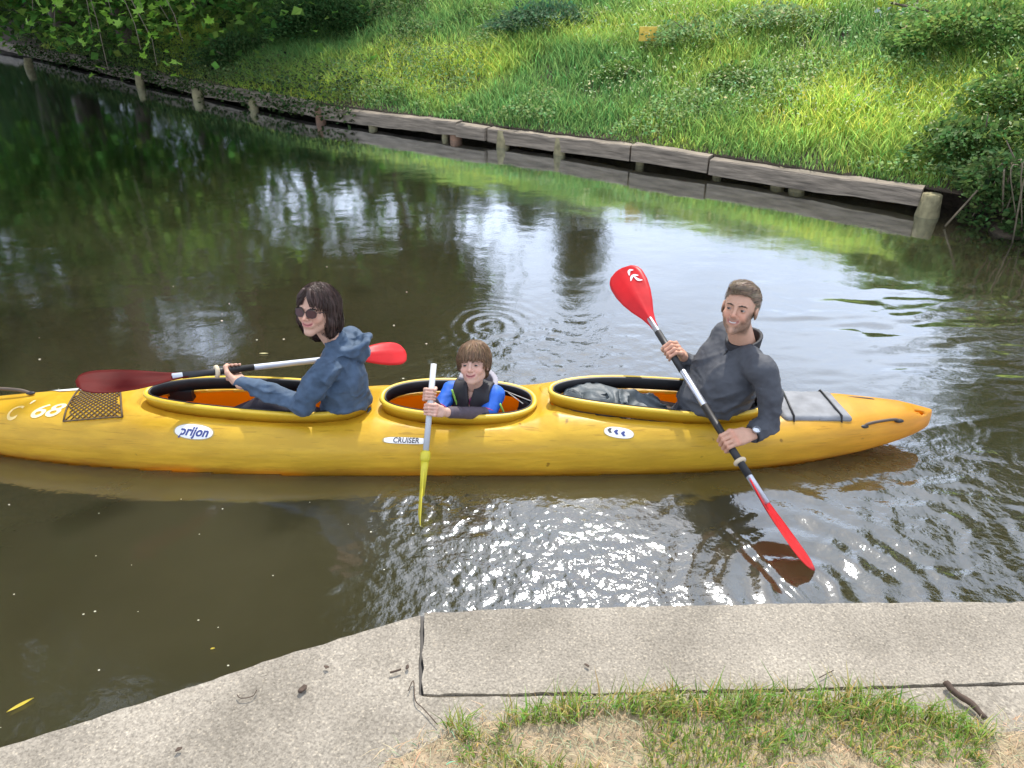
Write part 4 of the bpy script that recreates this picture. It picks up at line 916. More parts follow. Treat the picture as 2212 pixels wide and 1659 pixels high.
def head_cols(v, k):
    X = np.abs(v[:, 0]); c = np.tile(np.array(k['skin'], float), (len(v), 1))
    def blend(m, col): nonlocal c; m = np.clip(m, 0, 1)[:, None]; c = c*(1-m)+np.array(col)*m
    sk = np.array(k['skin'])
    blend(.45*np.exp(-((X-.036)**2+(v[:, 2]+.03)**2)/.022**2)*(v[:, 1] > .03), sk*A(1.12, .72, .66))
    blend(.4*np.exp(-(X**2+(v[:, 2]+.028)**2)/.013**2)*(v[:, 1] > .07), sk*A(1.12, .72, .66))
    zm = -.0595+X*X*13
    lm = np.exp(-((v[:, 2]-zm+.0005)/.0095)**4)*np.clip((.029-X)/.004, 0, 1)*(v[:, 1] > .055)
    blend(.85*lm, k.get('lip', (.42, .14, .12)))
    if k.get('teeth', 0): blend(np.exp(-((v[:, 2]-zm)/.0032)**4)*np.clip((.017-X)/.003, 0, 1)*(v[:, 1] > .055), (.62, .58, .52))
    else: blend(.8*np.exp(-((v[:, 2]-zm)/.0022)**2)*np.clip((.026-X)/.003, 0, 1)*(v[:, 1] > .055), (.16, .05, .04))
    if k.get('beard'):
        b = np.clip((-.038-v[:, 2])/.02, 0, 1)*np.clip((.03+v[:, 1])/.02, 0, 1)*np.clip((v[:, 2]+.125)/.02, 0, 1)
        b = np.maximum(b*np.clip((X-.018)/.02+np.clip((-.072-v[:, 2])/.01, 0, 1), 0, 1), np.clip((X-.045)/.015, 0, 1)*np.clip((.005-v[:, 2])/.02, 0, 1)*(v[:, 1] > -.012)*(v[:, 2] > -.12))
        b = np.maximum(b, .7*np.exp(-((v[:, 2]+.046)/.007)**2)*(X < .026)*(v[:, 1] > .06))
        blend(b*(1-lm)*(.75+.2*vnoise(v*300, 5)), (.13, .08, .05))
    blend(.5*np.exp(-((X-.031)**2/.016**2+(v[:, 2]-.002)**2/.009**2))*(v[:, 1] > .05), sk*A(.62, .45, .42))
    return c
def build_head(k):
    """returns body-part mesh (V,Q,C) in world and a placing function"""
    R, c, s = k['R'], k['c'], k['s']
    k['neck'] = ((k['neckw']-c)@R)/s
    lo = np.minimum((-.095, -.12, -.13), k['neck']-.07); hi = np.maximum((.095, .125, .125), k['neck']+.07)
    v, q = sdf_mesh(lambda p: head_sdf(p, k), lo, hi, .0024)
    return c+(v*s)@R.T, q, head_cols(v, k)
def put(k, v): return k['c']+(np.asarray(v)*k['s'])@k['R'].T
def eyes_brows(k, root):
    for sx in (-1, 1):
        mb = MB(); V_ = []; C_ = []; Fc = []
        n, m = 14, 12; gaze = norm(k.get('gaze', (0, 1, 0)))
        for i in range(n+1):
            for j in range(m):
                th, ph = math.pi*i/n, 2*math.pi*j/m; d = A(math.sin(th)*math.cos(ph), math.cos(th), math.sin(th)*math.sin(ph)); V_.append(A(sx*.031, .0725, .001)+d*.0122)
                a = math.acos(np.clip(d@gaze, -1, 1)); C_.append((.01, .01, .012) if a < .36 else ((.045, .03, .02) if a < .68 else (.30, .27, .25)))
        for i in range(n):
            for j in range(m): Fc.append((i*m+j, i*m+(j+1) % m, (i+1)*m+(j+1) % m, (i+1)*m+j))
        obj('eye', put(k, V_), Fc, M_eye, root, col=np.array(C_))
        pts = [(sx*.013, .0955, .0175), (sx*.026, .0925, .0225), (sx*.038, .083, .0215), (sx*.047, .072, .0165)]
        b = sdf_mesh(lambda p: chain(p, pts, [.0022, .0034, .0028, .0012], .002)+.0012*vnoise(p*500, 3), (min(sx*.05, sx*.01)-.008, .06, .005), (max(sx*.05, sx*.01)+.008, .105, .032), .0018)
        obj('eyebrow', put(k, b[0]), b[1], M_hair, root, col=np.tile(np.array(k['browc']), (len(b[0]), 1)))
def grad(f, p, e=.002):
    g = np.stack([f(p+A(*o)*e)-f(p-A(*o)*e) for o in ((1, 0, 0), (0, 1, 0), (0, 0, 1))], 1); return g/np.maximum(np.linalg.norm(g, axis=1), 1e-9)[:, None]
def strands(k, f, roots, flow, n=11, step=.007, wd=.0016, lift=.0015, seed=1, cols=None, taper=.25):
    rr = np.random.default_rng(seed); p = roots.copy(); Pt = []; N_ = []; lf = lift*rr.uniform(.2, 2.2, len(p))
    st = step*rr.uniform(.6, 1.25, len(p))[:, None]
    for i in range(n):
        g = grad(f, p); p = p-g*(f(p)-lf)[:, None]; Pt.append(p.copy()); N_.append(g)
        d = flow(p)+.18*rr.normal(size=(len(p), 1))*0+.16*np.stack([vnoise(p*26+3, 1), vnoise(p*26+40, 2), vnoise(p*26+80, 3)], 1)
        d = d-g*(d*g).sum(1)[:, None]; d /= np.maximum(np.linalg.norm(d, axis=1), 1e-6)[:, None]; p = p+d*st
    Pt = np.stack(Pt, 1); N_ = np.stack(N_, 1); T = np.gradient(Pt, axis=1); S = np.cross(T, N_); S /= np.maximum(np.linalg.norm(S, axis=2), 1e-9)[:, :, None]
    wv = (wd*(1-(1-taper)*np.linspace(0, 1, n)**2))[None, :, None]
    V_ = np.stack([Pt-S*wv, Pt+S*wv], 2).reshape(-1, 3); m = len(p)
    b = (np.arange(m)[:, None]*n+np.arange(n-1)[None]).ravel()*2
    Fc = np.stack([b, b+1, b+3, b+2], 1)
    C_ = np.repeat(cols, n*2, 0)
    return V_, Fc, C_
def hair(k, root, f, lo, hi, flow, ns, base, seed, mask=None, **kw):
    v, q = sdf_mesh(f, lo, hi, .0032)
    rr = np.random.default_rng(seed); i = rr.integers(0, len(v), ns*3); i = i[(mask(v[i]) if mask is not None else np.ones(len(i), bool))][:ns]
    cols = np.array(base)*(1+.35*rr.normal(size=(len(i), 1)))*(1+.06*rr.normal(size=(len(i), 3))); cols = np.clip(cols, .003, .5)
    sv, sf, sc_ = strands(k, f, v[i], flow, seed=seed, cols=cols, **kw)
    o = obj('hair', put(k, np.concatenate([v, sv])), np.concatenate([q, sf+len(v)]), M_hair, root, col=np.concatenate([np.tile(np.array(base)*.75, (len(v), 1)), sc_]))
    return o
# hand closed round a shaft. o: point on the shaft axis, Z: shaft direction towards the thumb, U: wrist -> shaft
def hand(o, Z, U, s=1.0, flip=1, R0=.015, skin=(.5, .3, .22), hh=.0023):
    Z = norm(Z); U = np.asarray(U, float); U = norm(U-Z*(U@Z)); Vv = np.cross(Z, U)*flip; R = np.stack([U, Vv, Z], 1)
    def f(p):
        d = None; g = R0/s
        for i, (z, ln, r_) in enumerate([(.030, .95, .0088), (.0105, 1.03, .009), (-.0095, .98, .0087), (-.028, .82, .0078)]):
            ra = g+r_*.85
            mcp = A(-.018+.004*abs(i-1), g+.021, z*1.06); pip = A(g*.6+.016*ln, g+.009, z); dip = A(g+.012*ln, -.008*ln, z*.96); tip = A(g*.1, -ra-.001, z*.93)
            e = chain(p, [mcp, pip, dip, tip], [r_*1.12, r_*1.03, r_*.93, r_*.8], .004); d = e if d is None else smin(d, e, .0022)
            kn = ell(p, mcp+A(0, .002, 0), (.011, .0095, .0105)); d = smin(d, kn, .007)
        palm = box(p, (-.045, g+.0135, .000), (.036, .0125, .036), .012); d = smin(d, palm, .010)
        palm2 = cap(p, (-.075, g+.006, .004), (-.03, g+.012, .024), .019, .014); d = smin(d, palm2, .012)
        d = smin(d, cap(p, (-.078, g+.006, -.008), (-.04, g+.011, -.022), .018, .013), .012)
        q = p*A(1, 1.25, 1); wr = (cap(q, (-.118, (g+.002)*1.25, 0), (-.080, (g+.006)*1.25, .0), .030, .0255)); d = smin(d, wr, .016)
        th = chain(p, [A(-.066, g-.002, .024), A(-.034, -.006, .043), A(-.006, -g-.006, .043), A(.012, -g-.007, .032)], [.014, .0115, .010, .0082], .006); d = smin(d, th, .007)
        return smax(d, -(np.hypot(p[:, 0], p[:, 1])-g*.96), .001)
    v, q = sdf_mesh(f, (-.20, -.06, -.075), (.06, .075, .075), hh)
    c = np.tile(np.array(skin, float), (len(v), 1)); kn = np.clip(np.exp(-((v[:, 0]+.015)**2+(v[:, 1]-.045)**2)/.012**2)*.4+np.exp(-((v[:, 0]-.03)**2)/.01**2)*.2, 0, 1)[:, None]; c = c*(1-kn)+np.array(skin)*A(1.15, .72, .66)*kn
    if flip < 0: q = q[:, ::-1]
    return o+(v*s)@R.T, q, c, o+R@(A(-.112, .012, 0)*s)
def wrinkle(p, amp, sc=(1, 1, 1), seed=0, fr=9):
    q = p*np.array(sc)*fr; w_ = np.stack([vnoise(q*.5+3, seed), vnoise(q*.5+13, seed+1), vnoise(q*.5+29, seed+2)], -1)
    r1 = 1-np.abs(vnoise(q+w_*1.3, seed+3)); r2 = 1-np.abs(vnoise(q*2.1+w_*1.8, seed+4)); return amp*((r1**2.5-.35)+.4*(r2**2.5-.35))
def cloth(name, f, lo, hi, m, root, h=.006):
    v, q = sdf_mesh(f, lo, hi, h); return obj(name, v, q, m, root)
SK = (.54, .305, .205)

# ---- paddles
M_red = mat('red_plastic', (.60, .018, .022), .42, .18, 8, .001, 30, transl=.22, tcol=(.9, .04, .03), spec=.3)
M_dred = mat('dark_red_plastic', (.10, .008, .007), .6, .3, 8, transl=.2, tcol=(.35, .02, .015), spec=.12)
M_alu = mat('aluminium_tube', (.62, .63, .68), .32, .08, 30, metal=.75); M_ring = mat('drip_ring', (.62, .50, .34), .5, .1, 20)
M_ylw = mat('yellow_blade', (.62, .52, .03), .4, .1, 20)
def blade(name, root_pt, tip_dir, nrm, ln, wd, m, parent, scoop=.02, asym=.1):
    d = norm(tip_dir); nn = norm(nrm-d*(np.asarray(nrm)@d)); s = np.cross(d, nn); V_ = []; n, k = 26, 10
    prof_ = ([0, .08, .2, .35, .5, .65, .8, .9, .96, 1.0], [.016, .020, .034, .060, .080, .092, .094, .084, .062, .02])
    for side in (1, -1):
        for i in range(n+1):
            u = i/n; wv = np.interp(u, *prof_)*wd/.094
            for j in range(k+1):
                t = j/k*2-1; y = t*wv*(1+asym*t*u)
                z = scoop*(u*u*.8)-scoop*.9*math.cos(t*math.pi/2)*math.sin(math.pi*min(u*1.1, 1))*.8 + .005*math.exp(-(t/.12)**2)*(1-u*.8)
                V_.append(np.array(root_pt)+d*(u*ln)+s*y+nn*(z+side*.0022*(1-.7*abs(t))+side*.004*(1-u)**4))
    M_ = (n+1)*(k+1); Fc = []
    for i in range(n):
        for j in range(k):
            a = i*(k+1)+j; Fc += [(a, a+1, a+k+2, a+k+1), (M_+a, M_+a+k+1, M_+a+k+2, M_+a+1)]
    per = [i*(k+1) for i in range(n+1)]+[n*(k+1)+j for j in range(1, k+1)]+[i*(k+1)+k for i in range(n-1, -1, -1)]+[j for j in range(k-1, 0, -1)]
    for a, b in zip(per, per[1:]+per[:1]): Fc.append((a, b, M_+b, M_+a))
    return obj(name, np.array(V_), Fc, m, parent), (np.array(root_pt), d, s, nn, ln, wd)
def seg(name, a, b, r_, m, parent, n=10):
    v_, f_ = tube([a, b], r_, n); return obj(name, v_, f_, m, parent)
# man's paddle: lower blade in the near water, upper blade high
pb_, pt_ = P(1752, 1240, z=.0), None
d_ = ray(1333, 578); pt_ = A(0, 0, CAMH)+d_*3.68
hf = lambda u: pb_+(pt_-pb_)*u
ax = norm(pt_-pb_); LEN = np.linalg.norm(pt_-pb_)
mp2 = tag(empty('paddle', tuple(hf(.5))), 'double paddle with bright red blades held by the bearded man', 'paddle')
bl_lo, bl_hi = .42/LEN, 1-.42/LEN
seg('shaft', hf(bl_lo*.72), hf(bl_hi+.05), .0138, M_alu, mp2)
seg('grip', hf(bl_lo+.005), hf(bl_lo+.225), .0152, M_blk, mp2); seg('grip', hf(.60), hf(bl_hi-.0), .0152, M_blk, mp2)
nup = norm(A(-.25, -.80, .55)); ob, fr_ = blade('blade', hf(bl_hi+.015), ax, nup, .39, .086, M_red, mp2, -.02)
blade('blade', hf(bl_lo+.01), -ax, norm(A(.62, .10, .8)), .43, .066, M_red, mp2, .02)
# white emblem of curved strokes on the upper blade
def arc_strip(fr_, pts, w_, m, parent, off=.009, nm='emblem'):
    o, d, s, nn, ln, wd = fr_; c = smooth_pts([(u, t, 0) for u, t in pts], 5)[:, :2]; V_ = []
    for i, q in enumerate(c):
        t = c[min(i+1, len(c)-1)]-c[max(i-1, 0)]; t = t/np.linalg.norm(t); nrm2 = A(-t[1], t[0])
        for k in (-1, 1):
            u, y = q+nrm2*k*w_*.5*math.sin(math.pi*(i+.8)/(len(c)+.6)); tt = np.clip(y/.09, -1, 1); uu = u/ln
            z = -.02*(uu*uu*.8)+.02*.9*math.cos(tt*math.pi/2)*math.sin(math.pi*min(uu*1.1, 1))*.8
            V_.append(o+d*u+s*y+nn*(z+.0045))
    return obj(nm, np.array(V_), [(2*i, 2*i+1, 2*i+3, 2*i+2) for i in range(len(c)-1)], m, parent, False)
M_em = mat('white_print', (.75, .68, .68), .5, .05)
EMS = 1 if (put if True else 0) and (fr_[2]@A(1, 0, 0)) > 0 else -1
arc_strip(fr_, [(.320, EMS*.028), (.348, EMS*.040), (.338, EMS*.058)], .014, M_em, ob); arc_strip(fr_, [(.285, EMS*.020), (.308, EMS*.040), (.293, EMS*.064)], .015, M_em, ob); arc_strip(fr_, [(.302, EMS*.044), (.27, EMS*.052), (.256, EMS*.068)], .012, M_em, ob)
u_r = .325
ring_u = next((u for u in np.linspace(.2, .45, 200) if abs(0-0) >= 0 and (lambda p: (p[2]-CAMH)*math.cos(PITCH)+p[1]*math.sin(PITCH))(hf(u))*0 == 0 and (CY-F*((hf(u)[2]-CAMH)*math.cos(PITCH)+hf(u)[1]*math.sin(PITCH))/(hf(u)[1]*math.cos(PITCH)-(hf(u)[2]-CAMH)*math.sin(PITCH))) < 998), .33)
def onV(fn, V):      # parameter on a shaft whose picture height is V
    us_ = np.linspace(0, 1, 2001); pr = [fn(u) for u in us_]; vv = [CY-F*((p[2]-CAMH)*math.cos(PITCH)+p[1]*math.sin(PITCH))/(p[1]*math.cos(PITCH)-(p[2]-CAMH)*math.sin(PITCH)) for p in pr]
    return us_[int(np.argmin(np.abs(np.array(vv)-V)))]
u_ring = onV(hf, 997); v_, f_ = sdf_mesh(lambda p: np.sqrt((np.linalg.norm((p-hf(u_ring))-((p-hf(u_ring))@ax)[:, None]*ax, axis=1)-.018)**2+((p-hf(u_ring))@ax)**2)-.009, hf(u_ring)-.04, hf(u_ring)+.04, .003)
obj('drip_ring', v_, f_, M_ring, mp2)
# ---- the man
def man():
    root = tag(empty('person', (1.0, YC, -.05)), 'bearded man in a dark grey pullover sitting in the rear cockpit, paddling', 'person')
    u1, u2 = onV(hf, 762), onV(hf, 958); H1, H2 = hf(u1), hf(u2)
    k = dict(c=P(1598, 667, y=2.90)+A(0, 0, 0), s=.88, R=frame((-.49, -.84, .32), (.02, 0, 1)), jaw=.97, skin=SK, beard=True, teeth=1, eye=.0034, nr=.056, browc=(.05, .032, .02), neckw=A(.985, 2.935, .49), lip=(.36, .13, .11), gaze=(.25, 1, .12))
    sh_l, sh_r = A(1.025, 2.745, .475), A(.945, 3.07, .485)
    el_l, el_r = P(1662, 912, y=2.685), A(.865, 3.14, .235)
    hv, hq, hc = build_head(k)
    Lh = hand(H2, ax, norm(H2-el_l), 1.0, 1, .0152, SK); Rh = hand(H1, ax, norm(H1-el_r), 1.0, 1, .0152, SK)
    LV = hand(H2, ax, norm(A(-.9, .1, .1)), 1.0, -1, .0152, SK)
    wl, wr = Lh[3], Rh[3]
    def under(p):
        d = ell(p, (.95, 2.92, .28), (.06, .09, .15)); d = smin(d, ell(p, (.90, 2.94, .04), (.09, .10, .08)), .03)
        for s_, e_, w_ in ((sh_l, el_l, wl), (sh_r, el_r, wr)): d = smin(d, chain(p, [s_, e_, w_], [.035, .030, .022], .02), .02)
        d = smin(d, cap(p, k['neckw'], (.96, 2.91, .4), .045, .05), .02); return d
    uv, uq = sdf_mesh(under, (.6, 2.45, -.08), (1.2, 3.3, .6), .014)
    V_, Q_, C_ = merge([(hv, hq, hc), Lh[:3], Rh[:3], (uv, uq, np.array(SK))]); obj('body', V_, Q_, M_skin, root, col=C_)
    eyes_brows(k, root)
    # swept short hair
    def hf_(p):
        X = p[:, 0]; top = ell(p, (0, -.018, .036), (.0805, .098, .092)); q = ell(p, (.004, .040, .100), (.052, .050, .027)); d = smin(top, q, .03)
        side = ell(p, (0, -.028, .03), (.0785, .0925, .088)); sd = np.clip((p[:, 2]-.03)/.04, 0, 1); d = d*sd+side*(1-sd)
        d = d+.0018*np.sin(p[:, 0]*200+14*vnoise(p*18, 3))*np.clip((p[:, 2]-.03)/.03, 0, 1)
        cut = smax(.052-.25*np.abs(X)+0*X-p[:, 1]*0-(.052)+0*X, .0*X, .001)*0
        face = np.maximum(-(p[:, 1]-(.042-.45*np.maximum(np.abs(X)-.045, 0)-.0)), p[:, 2]-(.076-.3*np.abs(X+.012)))   # in front of the hairline
        face2 = np.maximum(-(p[:, 1]-.012), p[:, 2]-.040)
        d = np.maximum(d, -face); d = np.maximum(d, -face2)
        low = np.maximum(-(p[:, 2]+.0), 0); d = np.maximum(d, -(p[:, 2]-(-.055+.42*np.clip(p[:, 1]+.03, 0, .1)*1.2)))
        ear = ell(p, (.085*np.sign(.1), -.002, -.012), (.03, .022, .032)); ear2 = ell(p, (-.085, -.002, -.012), (.03, .022, .032)); return np.maximum(d, -np.minimum(ear, ear2))
    hair(k, root, hf_, (-.11, -.14, -.08), (.11, .12, .15), lambda p: np.stack([-.9*np.ones(len(p)), -.8*np.ones(len(p)), .25-4*np.clip(.04-p[:, 2], 0, .2)], 1), 2600, (.25, .18, .12), 3, mask=lambda v: (v[:, 2] > -.05), n=8, step=.0065, wd=.0011, lift=.003)
    # pullover
    ys_ = yawR(-.35)
    def torso(p):
        d = ell(p, (.86, 2.94, .075), (.165, .148, .125), ys_); d = smin(d, ell(p, (.885, 2.925, .22), (.150, .150, .15), ys_), .05)
        d = smin(d, ell(p, (.945, 2.915, .35), (.125, .162, .125), ys_), .05); d = smin(d, ell(p, (.895, 3.0, .345), (.095, .11, .13)), .05); d = smin(d, cap(p, sh_l+A(-.02, .03, -.005), sh_r+A(0, -.03, -.005), .058, .056), .04)
        d = smin(d, cap(p, k['neckw']+A(0, 0, -.03), (.97, 2.91, .42), .052, .085), .03); return smax(d, -np.maximum(-ck_in(CK[2], p[:, 0], p[:, 1], -.016), p[:, 2]-.225), .01)
    def arms(p):
        d = chain(p, [sh_l, (sh_l+el_l)/2+A(.012, -.006, 0), el_l, (el_l+wl)/2, wl-norm(wl-el_l)*.008], [.056, .049, .041, .036, .028], .015)
        return smin(d, chain(p, [sh_r, el_r, (el_r+wr)/2, wr+norm(wr-el_r)*.01], [.058, .045, .040, .031], .015), .01)
    def pull(p):
        d = smin(torso(p), arms(p), .03)
        d = d-wrinkle(p, .0028, (1, 1, 1.6), 18, 24); d = d-wrinkle(p, .017, (1.0, 1.0, 2.0), 10, 8)*np.clip(1.3-1.6*np.abs(p[:, 2]-.22)/.3, .35, 1)-wrinkle(p, .008, (1.6, .8, 1.2), 14, 14)*np.clip(np.minimum(np.linalg.norm(p-el_l, axis=1), np.linalg.norm(p-el_r, axis=1))*-9+1.3, 0, 1)
        d = smax(d, cap(p, wl+norm(wl-el_l)*.0, el_l, .2, .2)*0-1, .001)
        nk = cap(p, k['neckw']+A(-.005, 0, -.03), k['c'], .052, .052); return smax(d, -nk, .006)
    cloth('pullover', pull, (.55, 2.42, -.06), (1.25, 3.32, .62), mat('charcoal_knit', (.062, .065, .074), .72, .18, 30, .0007, 420, spec=.4), root, .006)
    # stand collar, open at the front
    nw = k['neckw']; cup = norm(k['c']-nw)
    def coll(p):
        q = p-(nw+A(-.006, -.006, .020)); ax_ = norm(A(.03, .05, 1)); hgt = q@ax_; rad = np.linalg.norm(q-hgt[:, None]*ax_, axis=1); fwd = q@norm(A(-.8, -.5, 0))
        flare = .066+.1*hgt; d = np.maximum(np.abs(rad-flare)-.005, np.abs(hgt+.004+.30*fwd)-.030); return d-.002
    cloth('collar', coll, nw-A(.13, .13, .08), nw+A(.13, .13, .1), mat('black_collar', (.016, .016, .02), .7, .2, 40), root, .004)
    v_, f_ = tube(smooth_pts([nw+A(-.075, -.035, .0), nw+A(-.115, -.06, -.06), nw+A(-.135, -.075, -.13)], 4), .004, 6); obj('zip', v_, f_, M_blk, root)
    # trousers/legs inside the cockpit
    def legs(p):
        d = chain(p, [A(.9, 2.87, .03), A(.55, 2.86, .13), A(.27, 2.88, .0)], [.085, .06, .045], .03); return smin(d, chain(p, [A(.9, 3.0, .03), A(.55, 3.02, .13), A(.27, 3.0, .0)], [.085, .06, .045], .03), .02)-wrinkle(p, .004, seed=4)
    cloth('trousers', legs, (.2, 2.7, -.1), (1.02, 3.12, .24), mat('brown_trousers', (.10, .07, .055), .8, .25, 30), root, .01)
    # watch
    wt = empty('wristwatch'); wt.parent = root; wt.matrix_parent_inverse = Matrix.Translation(-Vector(root.location)); a_ = norm(wl-el_l)
    wc = wl+a_*.006; th = np.linspace(0, 2*math.pi, 20, endpoint=False); e1 = norm(np.cross(a_, (0, 0, 1))); e2 = np.cross(e1, a_)
    v_, f_ = tube([wc+(e1*math.cos(t)+e2*math.sin(t))*.0325 for t in th], .0055, 6, closed=True); obj('watch_strap', v_, f_, M_blk, wt)
    fcn = norm(-ray(1600, 960)+e2*.3); fcn = norm(fcn-a_*(fcn@a_)); v_, f_ = tube([wc+fcn*.034, wc+fcn*.045], .0165, 14); obj('watch_face', v_, f_, mat('watch_steel', (.6, .62, .66), .25, metal=.8), wt)
    return root
man()

# ---- woman's paddle
hw = P(500, 799, y=3.0); rw = P(866, 758, y=3.45); dw = norm(rw-hw); s_ = .729*np.linalg.norm(rw-hw); tipw = hw-dw*s_
wp = tag(empty('paddle', tuple(hw)), 'double paddle with dark red blade laid over the bow, held by the woman', 'paddle')
lw = np.linalg.norm(rw-tipw); fw = lambda d: tipw+dw*d
seg('shaft', fw(.36), fw(lw-.2), .0135, mat('white_tube', (.60, .62, .66), .35, .06, 20), wp)
def onU(fn, U, L_):
    us_ = np.linspace(0, L_, 1500); pr = [fn(u) for u in us_]; vv = [CX+F*p[0]/(p[1]*math.cos(PITCH)-(p[2]-CAMH)*math.sin(PITCH)) for p in pr]; return us_[int(np.argmin(np.abs(np.array(vv)-U)))]
uh = onU(fw, 506, lw); seg('grip', fw(.40), fw(onU(fw, 548, lw)), .015, M_blk, wp)
seg('grip', fw(onU(fw, 772, lw)), fw(lw-.24), .015, M_blk, wp)
blade('blade', fw(.43), -dw, norm(A(.15, -.14, 1)), .43, .080, M_dred, wp, .02)
blade('blade', fw(lw-.30), dw, norm(A(.3, -.42, .85)), .33, .070, M_red, wp, -.015)
ur = onU(fw, 468, lw); rc_ = fw(ur); v_, f_ = sdf_mesh(lambda p: np.sqrt((np.linalg.norm((p-rc_)-((p-rc_)@dw)[:, None]*dw, axis=1)-.019)**2+((p-rc_)@dw)**2)-.010, rc_-.04, rc_+.04, .003); obj('drip_ring', v_, f_, M_ring, wp)
def woman():
    root = tag(empty('person', (-.74, YC, -.05)), 'dark-haired woman in sunglasses and a blue hoodie sitting in the front cockpit', 'person')
    H2 = fw(uh); H1 = fw(onU(fw, 712, lw))
    SKW = (.55, .325, .23)
    k = dict(c=P(684, 668, y=2.93), s=.87, R=frame((-.31, -.92, .20), (0, 0, 1)), jaw=.99, skin=SKW, eye=.0035, nr=.047, browc=(.02, .012, .01), neckw=A(-.755, 2.955, .50), lip=(.48, .16, .15), teeth=0)
    sh_l, sh_r = A(-.780, 2.80, .445), A(-.725, 3.09, .455); el_l = P(655, 872, y=2.80); el_r = A(-.80, 3.22, .22)
    hv, hq, hc = build_head(k)
    Lh = hand(H2, -dw, norm(H2-el_l), .92, 1, .015, SKW); Rh = hand(H1, -dw, norm(H1-el_r), .92, 1, .015, SKW); wl, wr = Lh[3], Rh[3]
    def under(p):
        d = ell(p, (-.75, 2.945, .28), (.08, .11, .17)); d = smin(d, ell(p, (-.74, 2.945, .02), (.11, .13, .08)), .05)
        for s2, e_, w_ in ((sh_l, el_l, wl), (sh_r, el_r, wr)): d = smin(d, chain(p, [s2, e_, w_], [.036, .028, .019], .02), .03)
        return smin(d, cap(p, k['neckw'], (-.75, 2.945, .36), .04, .06), .03)
    uv, uq = sdf_mesh(under, (-1.2, 2.7, -.07), (-.55, 3.3, .56), .014)
    V_, Q_, C_ = merge([(hv, hq, hc), Lh[:3], Rh[:3], (uv, uq, np.array(SKW))]); obj('body', V_, Q_, M_skin, root, col=C_); eyes_brows(k, root)
    def hh(p):
        X = np.abs(p[:, 0]); q = np.column_stack([X, p[:, 1], p[:, 2]])
        d = ell(q, (0, -.020, .034), (.082, .100, .089)); d = smin(d, chain(q, [A(.066, -.012, .02), A(.075, -.008, -.06), A(.066, -.014, -.112)], [.028, .027, .016], .02), .02)
        d = smin(d, chain(q, [A(.03, -.07, .02), A(.04, -.068, -.07), A(.034, -.072, -.138)], [.05, .048, .034], .02), .03)
        d = d+.0028*np.sin(np.arctan2(p[:, 0], p[:, 1]+.01)*34+5*vnoise(p*14, 4))
        face = ell(p, (.006, .105, -.030), (.055, .085, .080)); face = smin(face, ell(p, (.012, .10, .045), (.024, .05, .042)), .012); d = smax(d, -face, .004)
        inner = ell(q, (0, .03, -.06), (.052, .08, .12)); d = smax(d, -inner, .006)
        part = np.abs(p[:, 0]-.008)-.0015; d = smax(d, -np.maximum(part, .115-p[:, 2]), .003)
        return d
    fl = lambda p: np.stack([np.sign(p[:, 0]-.008)*np.clip((p[:, 2]-.02)/.06, 0, 1)*1.2, .25*np.clip(p[:, 1]*12, -1, 1)*np.clip((p[:, 2]-.0)/.06, 0, 1), -1.1+0*p[:, 0]], 1)
    hair(k, root, hh, (-.13, -.15, -.18), (.13, .12, .16), fl, 4200, (.060, .034, .026), 5, n=12, step=.0095, wd=.0012, lift=.0035)
    # a few fringe locks falling over the forehead
    for i, (x0, x1, z1) in enumerate([(-.004, -.030, .022), (-.008, -.045, .018), (.02, .050, .020), (.024, .060, .010), (-.002, -.018, .032)]):
        pts = smooth_pts([A(x0, .070, .112), A((x0+x1)/2, .094, .075), A(x1, .094-abs(x1)*.35, z1)], 4); v_, f_ = tube(put(k, pts), np.linspace(.006, .0015, len(pts)), 6, flat=.5)
        obj('fringe', v_, f_, M_hair, root, col=np.tile(A(.055, .032, .025), (len(v_), 1)))
    # sunglasses
    sg = empty('sunglasses'); sg.parent = root; sg.matrix_parent_inverse = Matrix.Translation(-Vector(root.location))
    M_lens = mat('brown_lens', (.06, .018, .015), .25, .05, spec=.4); M_fr = mat('dark_frame', (.03, .015, .012), .3)
    for sx in (-1, 1):
        ring_ = []; Vl = [put(k, (sx*.031, .1005-.0, .000))]
        for a in np.linspace(0, 2*math.pi, 24, endpoint=False):
            cx_ = math.copysign(abs(math.cos(a))**.8, math.cos(a)); x = sx*(.031+.0255*cx_); z = .001+.0195*math.copysign(abs(math.sin(a))**.85, math.sin(a))-.003*abs(cx_)*0; y = .1015-1.6*max(abs(x)-.012, 0)**2*3.0; ring_.append(put(k, (x, y, z)))
        v_, f_ = tube(ring_, .0018*k['s'], 6, closed=True); fo_ = obj('glasses_frame', v_, f_, M_fr, sg)
        Vl += ring_; obj('lens', np.array(Vl), [(0, 1+i, 1+(i+1) % 24) for i in range(24)], M_lens, fo_)
        v_, f_ = tube([put(k, q_) for q_ in ((sx*.056, .090, .008), (sx*.076, .06, .007), (sx*.081, -.005, .004))], .0018, 6); obj('temple', v_, f_, M_fr, sg)
    v_, f_ = tube([put(k, q_) for q_ in ((-.009, .1015, .006), (0, .105, .009), (.009, .1015, .006))], .0016, 6); obj('bridge', v_, f_, M_fr, sg)
    yw = yawR(.12)
    def torso(p):
        d = ell(p, (-.735, 2.945, .04), (.125, .148, .115), yw); d = smin(d, ell(p, (-.735, 2.945, .20), (.112, .130, .13), yw), .05); d = smin(d, ell(p, (-.735, 2.95, .33), (.098, .138, .11), yw), .05)
        d = smin(d, cap(p, sh_l+A(.01, .03, -.005), sh_r+A(0, -.03, -.005), .047, .046), .04)
        d = smin(d, cap(p, k['neckw']+A(.006, .004, .004), (-.74, 2.95, .4), .048, .075), .03); return smax(d, -np.maximum(-ck_in(CK[0], p[:, 0], p[:, 1], -.016), p[:, 2]-.22), .01)
